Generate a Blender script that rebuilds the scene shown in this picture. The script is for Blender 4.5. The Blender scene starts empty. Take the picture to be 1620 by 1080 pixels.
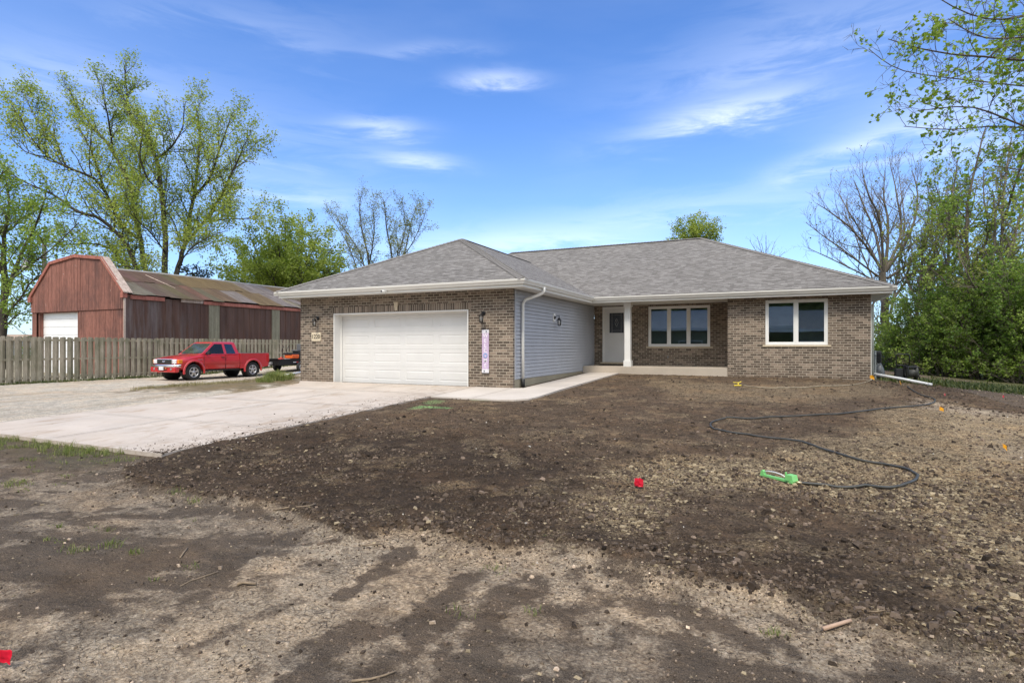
import bpy, bmesh, math, random
import numpy as np
from mathutils import Vector, Matrix
random.seed(7); RNG=np.random.default_rng(11)
S=bpy.context.scene; COL=S.collection; R=math.radians; PI=math.pi

# ------------------------------------------------------------------ camera (eye is the world origin, z is measured from eye level)
cam=bpy.data.objects.new('camera',bpy.data.cameras.new('camera')); COL.objects.link(cam)
cam.rotation_euler=(R(90),0,R(25)); cam.data.sensor_width=36; cam.data.lens=890/1620*36
cam.data.shift_y=8/1620; cam.data.clip_start=.05; cam.data.clip_end=6000; S.camera=cam
# ------------------------------------------------------------------ view and sky
S.view_settings.view_transform='Standard'; S.view_settings.look='None'; S.view_settings.gamma=1
S.view_settings.exposure=0.55
SUN_EL,SUN_AZ=55,172      # azimuth clockwise from +Y; the soft sun stands behind and left of the camera
W=bpy.data.worlds.new('World'); S.world=W; W.use_nodes=True
def N(nt,t,**k):
    n=nt.nodes.new(t)
    for a,b in k.items():
        if a.startswith('i_'):
            key=a[2:]; n.inputs[int(key) if key.isdigit() else key.replace('_',' ')].default_value=b
        else: setattr(n,a,b)
    return n
def L(nt,a,b): nt.links.new(a,b)
def M2(nt,op,a,b=None,clamp=False):
    n=nt.nodes.new('ShaderNodeMath'); n.operation=op; n.use_clamp=clamp
    for i,x in enumerate((a,b)):
        if x is None: continue
        if isinstance(x,(int,float)): n.inputs[i].default_value=x
        else: nt.links.new(x,n.inputs[i])
    return n.outputs[0]
def mixc(nt,fac,a,b,bt='MIX'):
    n=nt.nodes.new('ShaderNodeMix'); n.data_type='RGBA'; n.blend_type=bt
    for s,x in ((n.inputs[0],fac),(n.inputs[6],a),(n.inputs[7],b)):
        if isinstance(x,(int,float)): s.default_value=x
        elif isinstance(x,tuple): s.default_value=x if len(x)==4 else (*x,1)
        else: nt.links.new(x,s)
    return n.outputs[2]
def skydir(u,v):
    th=R(25); f=np.array([-math.sin(th),math.cos(th),0]); r=np.array([math.cos(th),math.sin(th),0]); z=np.array([0,0,1.])
    d=f*890+r*(u-810)+z*(548-v); return d/np.linalg.norm(d)
def world():
    nt=W.node_tree; nt.nodes.clear()
    sky=N(nt,'ShaderNodeTexSky',sky_type='NISHITA'); sky.sun_disc=False; sky.sun_elevation=R(SUN_EL); sky.sun_rotation=R(SUN_AZ)
    sky.altitude=200; sky.air_density=1.1; sky.dust_density=.4; sky.ozone_density=2.2
    geo=N(nt,'ShaderNodeTexCoord'); d=geo.outputs['Generated']
    tint=mixc(nt,1.0,sky.outputs[0],(.54,.78,1.15),'MULTIPLY')
    sep=N(nt,'ShaderNodeSeparateXYZ'); L(nt,d,sep.inputs[0])
    # thin high cloud: soft wisps in a few parts of the sky, stretched noise frays them
    mp=N(nt,'ShaderNodeMapping'); mp.inputs['Rotation'].default_value=(0,R(8),R(-25)); mp.inputs['Scale'].default_value=(1.3,1.3,7.5); L(nt,d,mp.inputs[0])
    n1=N(nt,'ShaderNodeTexNoise',i_Scale=4.6,i_Detail=10,i_Roughness=.62,i_Distortion=.5); L(nt,mp.outputs[0],n1.inputs[0])
    mp2=N(nt,'ShaderNodeMapping'); mp2.inputs['Rotation'].default_value=(0,R(-6),R(10)); mp2.inputs['Scale'].default_value=(1.0,1.0,3.5); L(nt,d,mp2.inputs[0])
    n2=N(nt,'ShaderNodeTexNoise',i_Scale=1.9,i_Detail=5,i_Roughness=.5,i_Distortion=.4); L(nt,mp2.outputs[0],n2.inputs[0])
    acc=None
    lobes=[(785,124,60,11,0.41,0),(590,203,58,13,0.45,-4),(655,250,60,11,0.33,4),(1150,178,120,22,0.47,-6),(1330,240,110,18,0.23,-12),(690,78,80,10,0.14,-4),
           (1250,60,230,60,0.16,-10),(120,120,160,50,0.12,8),(860,385,190,24,0.33,0),(1040,335,230,22,0.19,-4),(470,300,150,22,0.17,5),(350,30,230,30,0.12,-6),(1500,180,160,60,0.27,0),(300,160,260,60,0.11,6)]
    for (u,v,a,b,w,rot) in lobes:
        c=skydir(u,v); rr=np.cross(c,[0,0,1.]); rr/=np.linalg.norm(rr); uu=np.cross(rr,c); t=R(rot)
        r2=rr*math.cos(t)-uu*math.sin(t); u2=uu*math.cos(t)+rr*math.sin(t)
        k=1/(1+((u-810)**2+(v-548)**2)/890**2)**.5
        def dot(vec,s):
            n=N(nt,'ShaderNodeVectorMath',operation='DOT_PRODUCT'); L(nt,d,n.inputs[0]); n.inputs[1].default_value=tuple(vec*s); return n.outputs['Value']
        x=dot(r2,890/(a*k)); y=dot(u2,890/(b*k)); f=dot(c,1.)
        x=M2(nt,'ADD',x,M2(nt,'MULTIPLY',M2(nt,'SUBTRACT',n2.outputs[0],.5),1.3)); y=M2(nt,'ADD',y,M2(nt,'MULTIPLY',M2(nt,'SUBTRACT',n1.outputs[0],.5),4.6))
        q=M2(nt,'ADD',M2(nt,'MULTIPLY',x,x),M2(nt,'MULTIPLY',y,y))
        g=M2(nt,'MULTIPLY',M2(nt,'EXPONENT',M2(nt,'MULTIPLY',q,-.9)),w); g=M2(nt,'MULTIPLY',g,M2(nt,'GREATER_THAN',f,0))
        acc=g if acc is None else M2(nt,'ADD',acc,g)
    rp=N(nt,'ShaderNodeMapRange',interpolation_type='SMOOTHSTEP'); rp.inputs[1].default_value=.22; rp.inputs[2].default_value=.78; rp.inputs[3].default_value=.18; rp.inputs[4].default_value=1.25; L(nt,n1.outputs[0],rp.inputs[0])
    hz=N(nt,'ShaderNodeMapRange'); hz.inputs[1].default_value=.46; hz.inputs[2].default_value=-.02; hz.inputs[3].default_value=0; hz.inputs[4].default_value=.48; L(nt,sep.outputs[2],hz.inputs[0])
    thin=M2(nt,'MULTIPLY',M2(nt,'SUBTRACT',n2.outputs[0],.48),.16,True)
    # unseen overcast added behind the camera to whiten the skylight; suits the soft sun
    vb=N(nt,'ShaderNodeVectorMath',operation='DOT_PRODUCT'); L(nt,d,vb.inputs[0]); vb.inputs[1].default_value=(math.sin(R(25))*.93,-math.cos(R(25))*.93,.36)
    bk=N(nt,'ShaderNodeMapRange',interpolation_type='SMOOTHSTEP'); bk.inputs[1].default_value=-.15; bk.inputs[2].default_value=.5; bk.inputs[3].default_value=0; bk.inputs[4].default_value=.92; L(nt,M2(nt,'ADD',vb.outputs['Value'],M2(nt,'MULTIPLY',M2(nt,'SUBTRACT',n1.outputs[0],.5),.5)),bk.inputs[0])
    m=M2(nt,'ADD',M2(nt,'MULTIPLY',acc,rp.outputs[0]),M2(nt,'ADD',M2(nt,'MULTIPLY',hz.outputs[0],hz.outputs[0]),thin)); m=M2(nt,'MAXIMUM',M2(nt,'MINIMUM',m,.93),bk.outputs[0])
    col=mixc(nt,m,tint,(7.5,7.9,8.5))
    bg=N(nt,'ShaderNodeBackground'); bg.inputs[1].default_value=.14; L(nt,col,bg.inputs[0])
    out=N(nt,'ShaderNodeOutputWorld'); L(nt,bg.outputs[0],out.inputs[0])
world()
sl=bpy.data.lights.new('sun','SUN'); sl.energy=2.3; sl.angle=R(16); sl.color=(1,.92,.80)
so=bpy.data.objects.new('sun',sl); COL.objects.link(so)
_d=Vector((math.sin(R(SUN_AZ))*math.cos(R(SUN_EL)),math.cos(R(SUN_AZ))*math.cos(R(SUN_EL)),math.sin(R(SUN_EL))))
so.rotation_euler=_d.to_track_quat('Z','Y').to_euler()

# ------------------------------------------------------------------ helpers: places read off the photograph
TH=R(25); FW=Vector((-math.sin(TH),math.cos(TH),0)); RT=Vector((math.cos(TH),math.sin(TH),0)); UP=Vector((0,0,1))
def ray(u,v): return FW*890+RT*(u-810)+UP*(548-v)
def at(u,v,d): return ray(u,v)*(d/890)
def onX(u,v,X): r=ray(u,v); return r*(X/r.x)
def onY(u,v,Y): r=ray(u,v); return r*(Y/r.y)
_tab=RNG.random((16,256,256)).astype(np.float32)
def vn(x,y,s,k):
    x=np.asarray(x,float)/s+37.3*k; y=np.asarray(y,float)/s+11.7*k; xi=np.floor(x).astype(int); yi=np.floor(y).astype(int); fx=x-xi; fy=y-yi
    fx=fx*fx*(3-2*fx); fy=fy*fy*(3-2*fy); t=_tab[k%16]; g=lambda a,b:t[a&255,b&255]
    return (g(xi,yi)*(1-fx)+g(xi+1,yi)*fx)*(1-fy)+(g(xi,yi+1)*(1-fx)+g(xi+1,yi+1)*fx)*fy-.5
def fbm(x,y,s,k,o=4,r=.5):
    a=0;w=1
    for i in range(o): a=a+w*vn(x,y,s/2**i,k+i); w*=r
    return a
def sm(a,b,x): t=np.clip((x-a)/(b-a),0,1); return t*t*(3-2*t)
def slabz(y): return -1.12-.0385*(13.8-y)
def zbase(x,y):
    x=np.asarray(x,float); y=np.asarray(y,float)
    zm=np.interp(y,[-30,0,4.93,13.8,19.9,26,60,2500],[-1.85,-1.68,-1.51,-1.17,-.99,-1.0,-1.15,-1.3])
    zl=np.interp(y,[-30,0,5,12,20,24,27,40,2500],[-1.85,-1.68,-1.56,-1.51,-1.49,-1.3,-1.15,-1.12,-1.3])
    t=sm(-13.6,-21,x); z=zm*(1-t)+zl*t
    z=z-.035*np.clip(x-1.2,0,3)-.075*np.clip(x-4.2,0,6)*sm(60,30,y)
    return z
def inpoly(x,y,P):
    c=np.zeros(np.shape(x),bool); n=len(P)
    for i in range(n):
        x1,y1=P[i];x2,y2=P[(i+1)%n]
        if y1==y2: continue
        c^=((y1>y)!=(y2>y))&(x<(x2-x1)*(y-y1)/(y2-y1)+x1)
    return c
def sdist(x,y,P):
    d=np.full(np.shape(x),1e9); n=len(P)
    for i in range(n):
        x1,y1=P[i];x2,y2=P[(i+1)%n]; dx,dy=x2-x1,y2-y1; q=dx*dx+dy*dy+1e-9
        t=np.clip(((x-x1)*dx+(y-y1)*dy)/q,0,1); d=np.minimum(d,np.hypot(x-x1-t*dx,y-y1-t*dy))
    return np.where(inpoly(x,y,P),d,-d)
def gpt(u,v):
    r=ray(u,v); t=1.5/-r.z
    for _ in range(12): t=-float(zbase(r.x*t,r.y*t))/-r.z
    return (r.x*t,r.y*t)
def gp(*pts): return [gpt(*p) for p in pts]
SLAB=[(-7.57,4.93),(-13.32,4.93),(-13.25,9.0),(-12.98,10.6),(-13.1,12.2),(-13.45,13.1),(-14.1,13.8),(-7.57,13.8)]
WALK=[(-7.55,11.55),(-5.75,11.5),(-5.35,11.62),(-5.12,11.9),(-5.05,12.3),(-5.05,19.9),(-6.14,19.9),(-6.14,13.9),(-6.35,13.8),(-7.55,13.8)]
TOPSOIL=gp((250,722),(190,748),(205,775),(330,793),(430,806),(500,832),(548,862),(640,842),(760,872),(880,872),(1000,902),(1100,937),(1200,947),(1300,985),(1400,1008),(1500,1030),(1640,1080))+[(3.6,5),(5,9),(4.3,21),(2.6,19.9),(-5,19.9),(-5,11.4),(-7.5,11.4)]
PALE=[gp((60,1090),(120,1015),(240,985),(330,935),(450,905),(560,870),(640,850),(740,840),(740,870),(660,905),(600,965),(560,1000),(500,1050),(470,1090)),
      gp((700,845),(880,875),(890,900),(800,920),(740,930),(690,980),(650,1000),(560,1090),(470,1090),(590,960)),gp((0,985),(110,985),(60,1012),(0,1035)),
      gp((960,885),(1080,915),(1040,925),(975,960),(1000,1010),(940,1000),(900,930)),gp((1090,925),(1190,945),(1300,1000),(1240,1000),(1150,960)),
      gp((1010,985),(1090,1010),(1050,1060),(960,1090),(920,1050)),gp((1380,970),(1440,1000),(1420,1050),(1340,1090),(1290,1060))]
STREAK=gp((0,750),(210,770),(480,812),(560,870),(430,880),(260,845),(0,850))
TAN=[gp((1400,640),(1500,650),(1640,665),(1660,1090),(1560,1000),(1480,960),(1420,850),(1330,800),(1240,790),(1080,800),(1000,850),(930,800),(960,760),(1060,725),(1180,730),(1330,690)),
     gp((1020,600),(1200,610),(1400,605),(1440,625),(1250,640),(1060,630))]
TRACK=[gp((1480,650),(1560,655),(1640,690),(1640,780),(1560,745),(1500,690)),gp((1440,628),(1640,660),(1640,690),(1560,668),(1440,645))]
BERM=gp((200,619),(270,613),(330,609),(400,600),(478,590),(480,603),(455,609),(390,618),(320,621))
def H(x,y):
    x=np.asarray(x,float); y=np.asarray(y,float); z=zbase(x,y)
    ds=sdist(x,y,TOPSOIL); ts=sm(-.05,.10,ds+.10*fbm(x,y,.35,3,3))
    lump=.026*fbm(x,y,.30,1,4,.66)+.030*np.abs(fbm(x,y,.10,5,3,.7))
    smooth=.010*fbm(x,y,.8,2,4,.5)
    fade=sm(60,14,np.hypot(x,y)); yard=sm(-7.5,-7.7,x)*0+1
    z=z+.055*ts*sm(14,8,y)+(lump*(.35+.65*ts)+smooth)*fade
    ridge=np.exp(-(ds/.16)**2)*.030*(1+1.5*fbm(x,y,.25,7,3))*sm(9,6,y)
    z=z+ridge
    b=sm(-.5,.6,sdist(x,y,BERM)+.5*fbm(x,y,.7,3,4)); z=z+b*.07
    gr=sm(-13.2,-13.9,x)*(y<40); z=z*(1)-gr*0
    for P,dz in ((SLAB,.07),(WALK,.05)):
        d=sdist(x,y,P); top=slabz(y) if P is SLAB else walkz(y)
        near=sm(-.9,-.05,d); tgt=top-(.035 if P is WALK else .03)
        tgt=tgt-.03*sm(5.2,4.9,y)+.05*np.clip(fbm(x,y,.5,6,4,.6)+.05,-.1,.5)*sm(-7.9,-7.6,x)*(P is SLAB)
        z=np.where(d>-.9,z*(1-near)+(tgt+.25*(z-zbase(x,y)))*near,z); z=np.where(d>.02+(.22*np.clip(fbm(x,y,.7,9,4,.6)-.02,0,.5)*sm(-8.2,-7.7,x) if P is SLAB else 0),np.minimum(z,top-.09),z)
    return z
def walkz(y): return np.where(np.asarray(y)<13.8,slabz(np.asarray(y,float)),-1.12+(np.asarray(y,float)-13.8)*.0295)
def onG(u,v):
    r=ray(u,v); t=1.5/-r.z
    for _ in range(14): t=-float(H(r.x*t,r.y*t))/-r.z
    return Vector((r.x*t,r.y*t,float(H(r.x*t,r.y*t))))

# ------------------------------------------------------------------ helpers: objects
def tag(o,label=None,cat=None,group=None,kind=None):
    for k,v in (('label',label),('category',cat),('group',group),('kind',kind)):
        if v: o[k]=v
    return o
def thing(name,label,cat,loc=(0,0,0),rz=0,group=None):
    o=bpy.data.objects.new(name,None); COL.objects.link(o); o.location=loc; o.rotation_euler=(0,0,rz); o.empty_display_size=.2
    return tag(o,label,cat,group)
def link(name,me,mats,parent=None):
    o=bpy.data.objects.new(name,me); COL.objects.link(o)
    for m in (mats if isinstance(mats,(list,tuple)) else [mats]): me.materials.append(m)
    if parent is not None:
        o.parent=parent
        bpy_loc=parent_world(parent); o.matrix_parent_inverse=bpy_loc.inverted()
    return o
def parent_world(p):
    m=Matrix.LocRotScale(p.location,p.rotation_euler,p.scale)
    if p.parent: return parent_world(p.parent)@p.matrix_parent_inverse@m
    return m
def auto_uv(me):
    n=len(me.loops); uv=me.uv_layers.new(name='UVMap'); co=np.empty(len(me.vertices)*3); me.vertices.foreach_get('co',co); co=co.reshape(-1,3)
    li=np.empty(n,int); me.loops.foreach_get('vertex_index',li)
    nf=len(me.polygons); ls=np.empty(nf,int); lt=np.empty(nf,int); no=np.empty(nf*3); me.polygons.foreach_get('loop_start',ls); me.polygons.foreach_get('loop_total',lt); me.polygons.foreach_get('normal',no); no=no.reshape(-1,3)
    fi=np.repeat(np.arange(nf),lt); nn=no[fi]; flat=np.abs(nn[:,2])>.995
    t=np.stack([-nn[:,1],nn[:,0],np.zeros(n)],1); t[flat]=(1,0,0); t/=np.linalg.norm(t,axis=1)[:,None]+1e-9; s=np.cross(nn,t); s[flat]=(0,1,0)
    p=co[li]; out=np.stack([(p*t).sum(1),(p*s).sum(1)],1).astype(np.float32); uv.data.foreach_set('uv',out.ravel())
class MB:
    def __init__(s): s.v=[]; s.f=[]; s.m=[]; s.sm=[]; s.cur=0; s.smooth=False
    def add(s,vs,fs):
        b=len(s.v); s.v+= [tuple(x) for x in vs]; s.f+=[tuple(b+i for i in f) for f in fs]; s.m+=[s.cur]*len(fs); s.sm+=[s.smooth]*len(fs); return s
    def box(s,x0,x1,y0,y1,z0,z1):
        return s.add([(x0,y0,z0),(x1,y0,z0),(x1,y1,z0),(x0,y1,z0),(x0,y0,z1),(x1,y0,z1),(x1,y1,z1),(x0,y1,z1)],[(3,2,1,0),(4,5,6,7),(0,1,5,4),(1,2,6,5),(2,3,7,6),(3,0,4,7)])
    def bev(s,x0,x1,y0,y1,z0,z1,b):
        bm=bmesh.new(); bmesh.ops.create_cube(bm,size=1)
        for v in bm.verts: v.co=((x0+x1)/2+v.co.x*(x1-x0),(y0+y1)/2+v.co.y*(y1-y0),(z0+z1)/2+v.co.z*(z1-z0))
        bmesh.ops.bevel(bm,geom=bm.edges[:],offset=b,segments=2,profile=.6,affect='EDGES'); bm.verts.index_update()
        s.add([v.co[:] for v in bm.verts],[[v.index for v in f.verts] for f in bm.faces]); bm.free(); return s
    def poly(s,pts): return s.add(pts,[tuple(range(len(pts)))])
    def prism(s,pts,ax,a,b):   # pts 2D, extruded along axis ax from a to b
        n=len(pts)
        def mk(p,h): return {0:(h,p[0],p[1]),1:(p[0],h,p[1]),2:(p[0],p[1],h)}[ax]
        vs=[mk(p,a) for p in pts]+[mk(p,b) for p in pts]
        return s.add(vs,[tuple(range(n))[::-1],tuple(range(n,2*n))]+[(i,(i+1)%n,n+(i+1)%n,n+i) for i in range(n)])
    def tube(s,pts,rad,k=8,cap=True):
        pts=[Vector(p) for p in pts]; n=len(pts)
        if isinstance(rad,(int,float)): rad=[rad]*n
        vs=[]; fs=[]; prev=None
        for i,p in enumerate(pts):
            t=(pts[min(i+1,n-1)]-pts[max(i-1,0)]).normalized()
            a=prev if prev is not None else (Vector((0,0,1)) if abs(t.z)<.9 else Vector((1,0,0)))
            x=(a-t*a.dot(t)).normalized(); prev=x; y=t.cross(x)
            for j in range(k):
                an=2*PI*j/k; vs.append(p+(x*math.cos(an)+y*math.sin(an))*rad[i])
        for i in range(n-1):
            for j in range(k): fs.append((i*k+j,i*k+(j+1)%k,(i+1)*k+(j+1)%k,(i+1)*k+j))
        if cap: fs+=[tuple(range(k))[::-1],tuple((n-1)*k+j for j in range(k))]
        o=s.smooth; s.smooth=True; s.add(vs,fs); s.smooth=o; return s
    def lathe(s,c,ax,prof,k=24,cap=True):   # prof [(r,h)] around axis ax at c
        vs=[]; fs=[]; c=Vector(c)
        for r,h in prof:
            for j in range(k):
                a=2*PI*j/k; q=(r*math.cos(a),r*math.sin(a))
                vs.append(c+Vector({0:(h,q[0],q[1]),1:(q[0],h,q[1]),2:(q[0],q[1],h)}[ax]))
        for i in range(len(prof)-1):
            for j in range(k): fs.append((i*k+j,i*k+(j+1)%k,(i+1)*k+(j+1)%k,(i+1)*k+j))
        if cap: fs+=[tuple(range(k))[::-1],tuple((len(prof)-1)*k+j for j in range(k))]
        o=s.smooth; s.smooth=True; s.add(vs,fs); s.smooth=o; return s
    def xf(s,M): s.v=[tuple(M@Vector(v)) for v in s.v]; return s
    def build(s,name,mats,parent=None,recalc=True,label=None):
        me=bpy.data.meshes.new(name); me.from_pydata(s.v,[],s.f); me.polygons.foreach_set('material_index',s.m); me.polygons.foreach_set('use_smooth',s.sm)
        if recalc:
            bm=bmesh.new(); bm.from_mesh(me); bmesh.ops.recalc_face_normals(bm,faces=bm.faces[:]); bm.to_mesh(me); bm.free()
        me.update(); auto_uv(me); o=link(name,me,mats,parent)
        if label: o['label']=label
        return o
def npmesh(name,V,F,k,mats,parent=None,smooth=False,attr=None):
    """V (n,3), F flat int array of faces with k corners each; attr = {name:(n,4) colours}"""
    me=bpy.data.meshes.new(name); V=np.asarray(V,np.float32); F=np.asarray(F,np.int32).reshape(-1,k)
    me.vertices.add(len(V)); me.vertices.foreach_set('co',V.ravel()); me.loops.add(F.size); me.loops.foreach_set('vertex_index',F.ravel())
    me.polygons.add(len(F)); me.polygons.foreach_set('loop_start',np.arange(0,F.size,k,dtype=np.int32)); me.polygons.foreach_set('loop_total',np.full(len(F),k,np.int32))
    me.polygons.foreach_set('use_smooth',np.full(len(F),smooth)); me.update(calc_edges=True)
    for an,A in (attr or {}).items():
        a=me.attributes.new(an,'FLOAT_COLOR','POINT'); a.data.foreach_set('color',np.asarray(A,np.float32).ravel())
    return link(name,me,mats,parent)

# ------------------------------------------------------------------ materials
def base(name,rough=.6,metal=0,spec=.5):
    m=bpy.data.materials.new(name); m.use_nodes=True; nt=m.node_tree; b=nt.nodes['Principled BSDF']
    b.inputs['Roughness'].default_value=rough; b.inputs['Metallic'].default_value=metal; b.inputs['Specular IOR Level'].default_value=spec
    return m,nt,b
def bump(nt,b,h,strength=.4,dist=.01):
    n=N(nt,'ShaderNodeBump'); n.inputs['Strength'].default_value=strength; n.inputs['Distance'].default_value=dist; L(nt,h,n.inputs['Height']); L(nt,n.outputs[0],b.inputs['Normal'])
def ramp(nt,fac,stops,interp='LINEAR'):
    n=N(nt,'ShaderNodeValToRGB'); cr=n.color_ramp; cr.interpolation=interp
    while len(cr.elements)<len(stops): cr.elements.new(.5)
    for e,(p,c) in zip(cr.elements,stops): e.position=p; e.color=(*c,1)
    L(nt,fac,n.inputs[0]); return n.outputs[0]
def noise(nt,vec,scale,detail=4,rough=.55,dist=0):
    n=N(nt,'ShaderNodeTexNoise'); n.inputs['Scale'].default_value=scale; n.inputs['Detail'].default_value=detail; n.inputs['Roughness'].default_value=rough; n.inputs['Distortion'].default_value=dist; L(nt,vec,n.inputs['Vector']); return n.outputs[0]
def coords(nt,kind='Object',scale=None):
    t=N(nt,'ShaderNodeTexCoord'); o=t.outputs[kind]
    if scale:
        m=N(nt,'ShaderNodeMapping'); m.inputs['Scale'].default_value=scale; L(nt,o,m.inputs[0]); o=m.outputs[0]
    return o
def plain(name,c,rough=.6,metal=0,var=.12,scale=6,bmp=.0,spec=.5,stretch=None,coat=0):
    m,nt,b=base(name,rough,metal,spec); v=coords(nt,'Object',stretch)
    n=noise(nt,v,scale,5); lo=tuple(x*(1-var) for x in c); hi=tuple(min(1,x*(1+var)) for x in c)
    L(nt,ramp(nt,n,[(.3,lo),(.7,hi)]),b.inputs['Base Color'])
    if bmp: bump(nt,b,noise(nt,v,scale*6,3),bmp,.004)
    if coat: b.inputs['Coat Weight'].default_value=coat; b.inputs['Coat Roughness'].default_value=.06
    return m
def brick_mat(name='brick',vert=False):
    m,nt,b=base(name,.85,0,.3); uv=coords(nt,'UV')
    mp=N(nt,'ShaderNodeMapping'); L(nt,uv,mp.inputs[0])
    if vert: mp.inputs['Rotation'].default_value=(0,0,R(90))
    wob=N(nt,'ShaderNodeVectorMath',operation='ADD'); nz=N(nt,'ShaderNodeTexNoise',i_Scale=14); L(nt,uv,nz.inputs[0]); sc=N(nt,'ShaderNodeVectorMath',operation='SCALE'); L(nt,nz.outputs['Color'],sc.inputs[0]); sc.inputs['Scale'].default_value=.006
    L(nt,mp.outputs[0],wob.inputs[0]); L(nt,sc.outputs[0],wob.inputs[1])
    t=N(nt,'ShaderNodeTexBrick'); L(nt,wob.outputs[0],t.inputs['Vector']); t.inputs['Scale'].default_value=1; t.inputs['Brick Width'].default_value=.2032; t.inputs['Row Height'].default_value=.0762
    t.inputs['Mortar Size'].default_value=.0078; t.inputs['Mortar Smooth'].default_value=.15; t.inputs['Color1'].default_value=(0,0,0,1); t.inputs['Color2'].default_value=(1,1,1,1); t.inputs['Mortar'].default_value=(0,0,0,1)
    t.offset=0 if vert else .5
    if vert: mp.inputs['Location'].default_value=(1.038,0,0)
    r=ramp(nt,t.outputs[0],[(0,(0.038,0.031,0.027)),(.17,(0.056,0.043,0.036)),(.30,(0.088,0.067,0.056)),(.50,(0.120,0.092,0.075)),(.68,(0.158,0.123,0.099)),(.80,(0.197,0.155,0.121)),(.93,(0.291,0.228,0.180))])
    n=noise(nt,uv,55,3,.7); n2=noise(nt,uv,9,3)
    c=mixc(nt,M2(nt,'MULTIPLY',n2,.5),r,(.21,.16,.115)); c=mixc(nt,.9,c,ramp(nt,n,[(.3,(.55,.55,.55)),(.5,(1,1,1)),(.75,(1.45,1.42,1.38))]),'MULTIPLY')
    big=noise(nt,uv,.7,3); mort=ramp(nt,noise(nt,uv,30,3),[(.3,(.35,.30,.235)),(.7,(.46,.41,.33))])
    c=mixc(nt,t.outputs[1],c,mort); c=mixc(nt,.35,c,ramp(nt,big,[(.35,(.86,.84,.82)),(.65,(1.12,1.1,1.08))]),'MULTIPLY')
    if not vert:
        sy=N(nt,'ShaderNodeSeparateXYZ'); L(nt,uv,sy.inputs[0]); lo=N(nt,'ShaderNodeMapRange'); lo.inputs[1].default_value=-.70; lo.inputs[2].default_value=-1.12; L(nt,sy.outputs[1],lo.inputs[0])
        c=mixc(nt,M2(nt,'MULTIPLY',lo.outputs[0],ramp(nt,noise(nt,uv,5,6,.7),[(.4,(0,0,0)),(.65,(.7,.7,.7))])),c,(.155,.115,.082))
    L(nt,c,b.inputs['Base Color'])
    h=M2(nt,'ADD',M2(nt,'MULTIPLY',t.outputs[1],-1),M2(nt,'MULTIPLY',n,.35)); bump(nt,b,h,.7,.006); return m
def shingle_mat():
    m,nt,b=base('roof_shingle',.93,0,.2); uv=coords(nt,'UV')
    outs=[]
    for w,o,fr in ((.19,.37,3),(.125,.61,2)):
        t=N(nt,'ShaderNodeTexBrick'); L(nt,uv,t.inputs['Vector']); t.inputs['Scale'].default_value=1; t.inputs['Brick Width'].default_value=w; t.inputs['Row Height'].default_value=.143
        t.inputs['Mortar Size'].default_value=.004; t.inputs['Mortar Smooth'].default_value=.1; t.inputs['Color1'].default_value=(0,0,0,1); t.inputs['Color2'].default_value=(1,1,1,1); t.inputs['Mortar'].default_value=(.5,.5,.5,1); t.offset=o; t.offset_frequency=fr; outs.append(t)
    k=M2(nt,'ADD',M2(nt,'MULTIPLY',outs[0].outputs[0],.6),M2(nt,'MULTIPLY',outs[1].outputs[0],.4))
    c=ramp(nt,k,[(.12,(.140,.130,.120)),(.38,(.172,.161,.149)),(.6,(.200,.188,.175)),(.88,(.250,.237,.222))])
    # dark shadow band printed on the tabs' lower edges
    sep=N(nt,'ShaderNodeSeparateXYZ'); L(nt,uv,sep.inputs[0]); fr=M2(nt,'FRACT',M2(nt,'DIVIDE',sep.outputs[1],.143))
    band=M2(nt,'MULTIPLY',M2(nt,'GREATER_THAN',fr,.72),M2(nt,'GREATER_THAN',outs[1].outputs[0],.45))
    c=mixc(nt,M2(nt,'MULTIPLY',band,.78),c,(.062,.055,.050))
    g=noise(nt,uv,160,2,.7); c=mixc(nt,.8,c,ramp(nt,g,[(.3,(.62,.62,.63)),(.5,(1,1,1)),(.72,(1.45,1.44,1.42))]),'MULTIPLY')
    big=noise(nt,uv,.55,4,.6); c=mixc(nt,.5,c,ramp(nt,big,[(.3,(.92,.92,.92)),(.7,(1.07,1.06,1.05))]),'MULTIPLY')
    L(nt,c,b.inputs['Base Color']); h=M2(nt,'ADD',M2(nt,'MULTIPLY',fr,-.9),M2(nt,'ADD',M2(nt,'MULTIPLY',outs[1].outputs[0],.5),M2(nt,'MULTIPLY',g,.3))); bump(nt,b,h,.8,.012); return m
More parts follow.
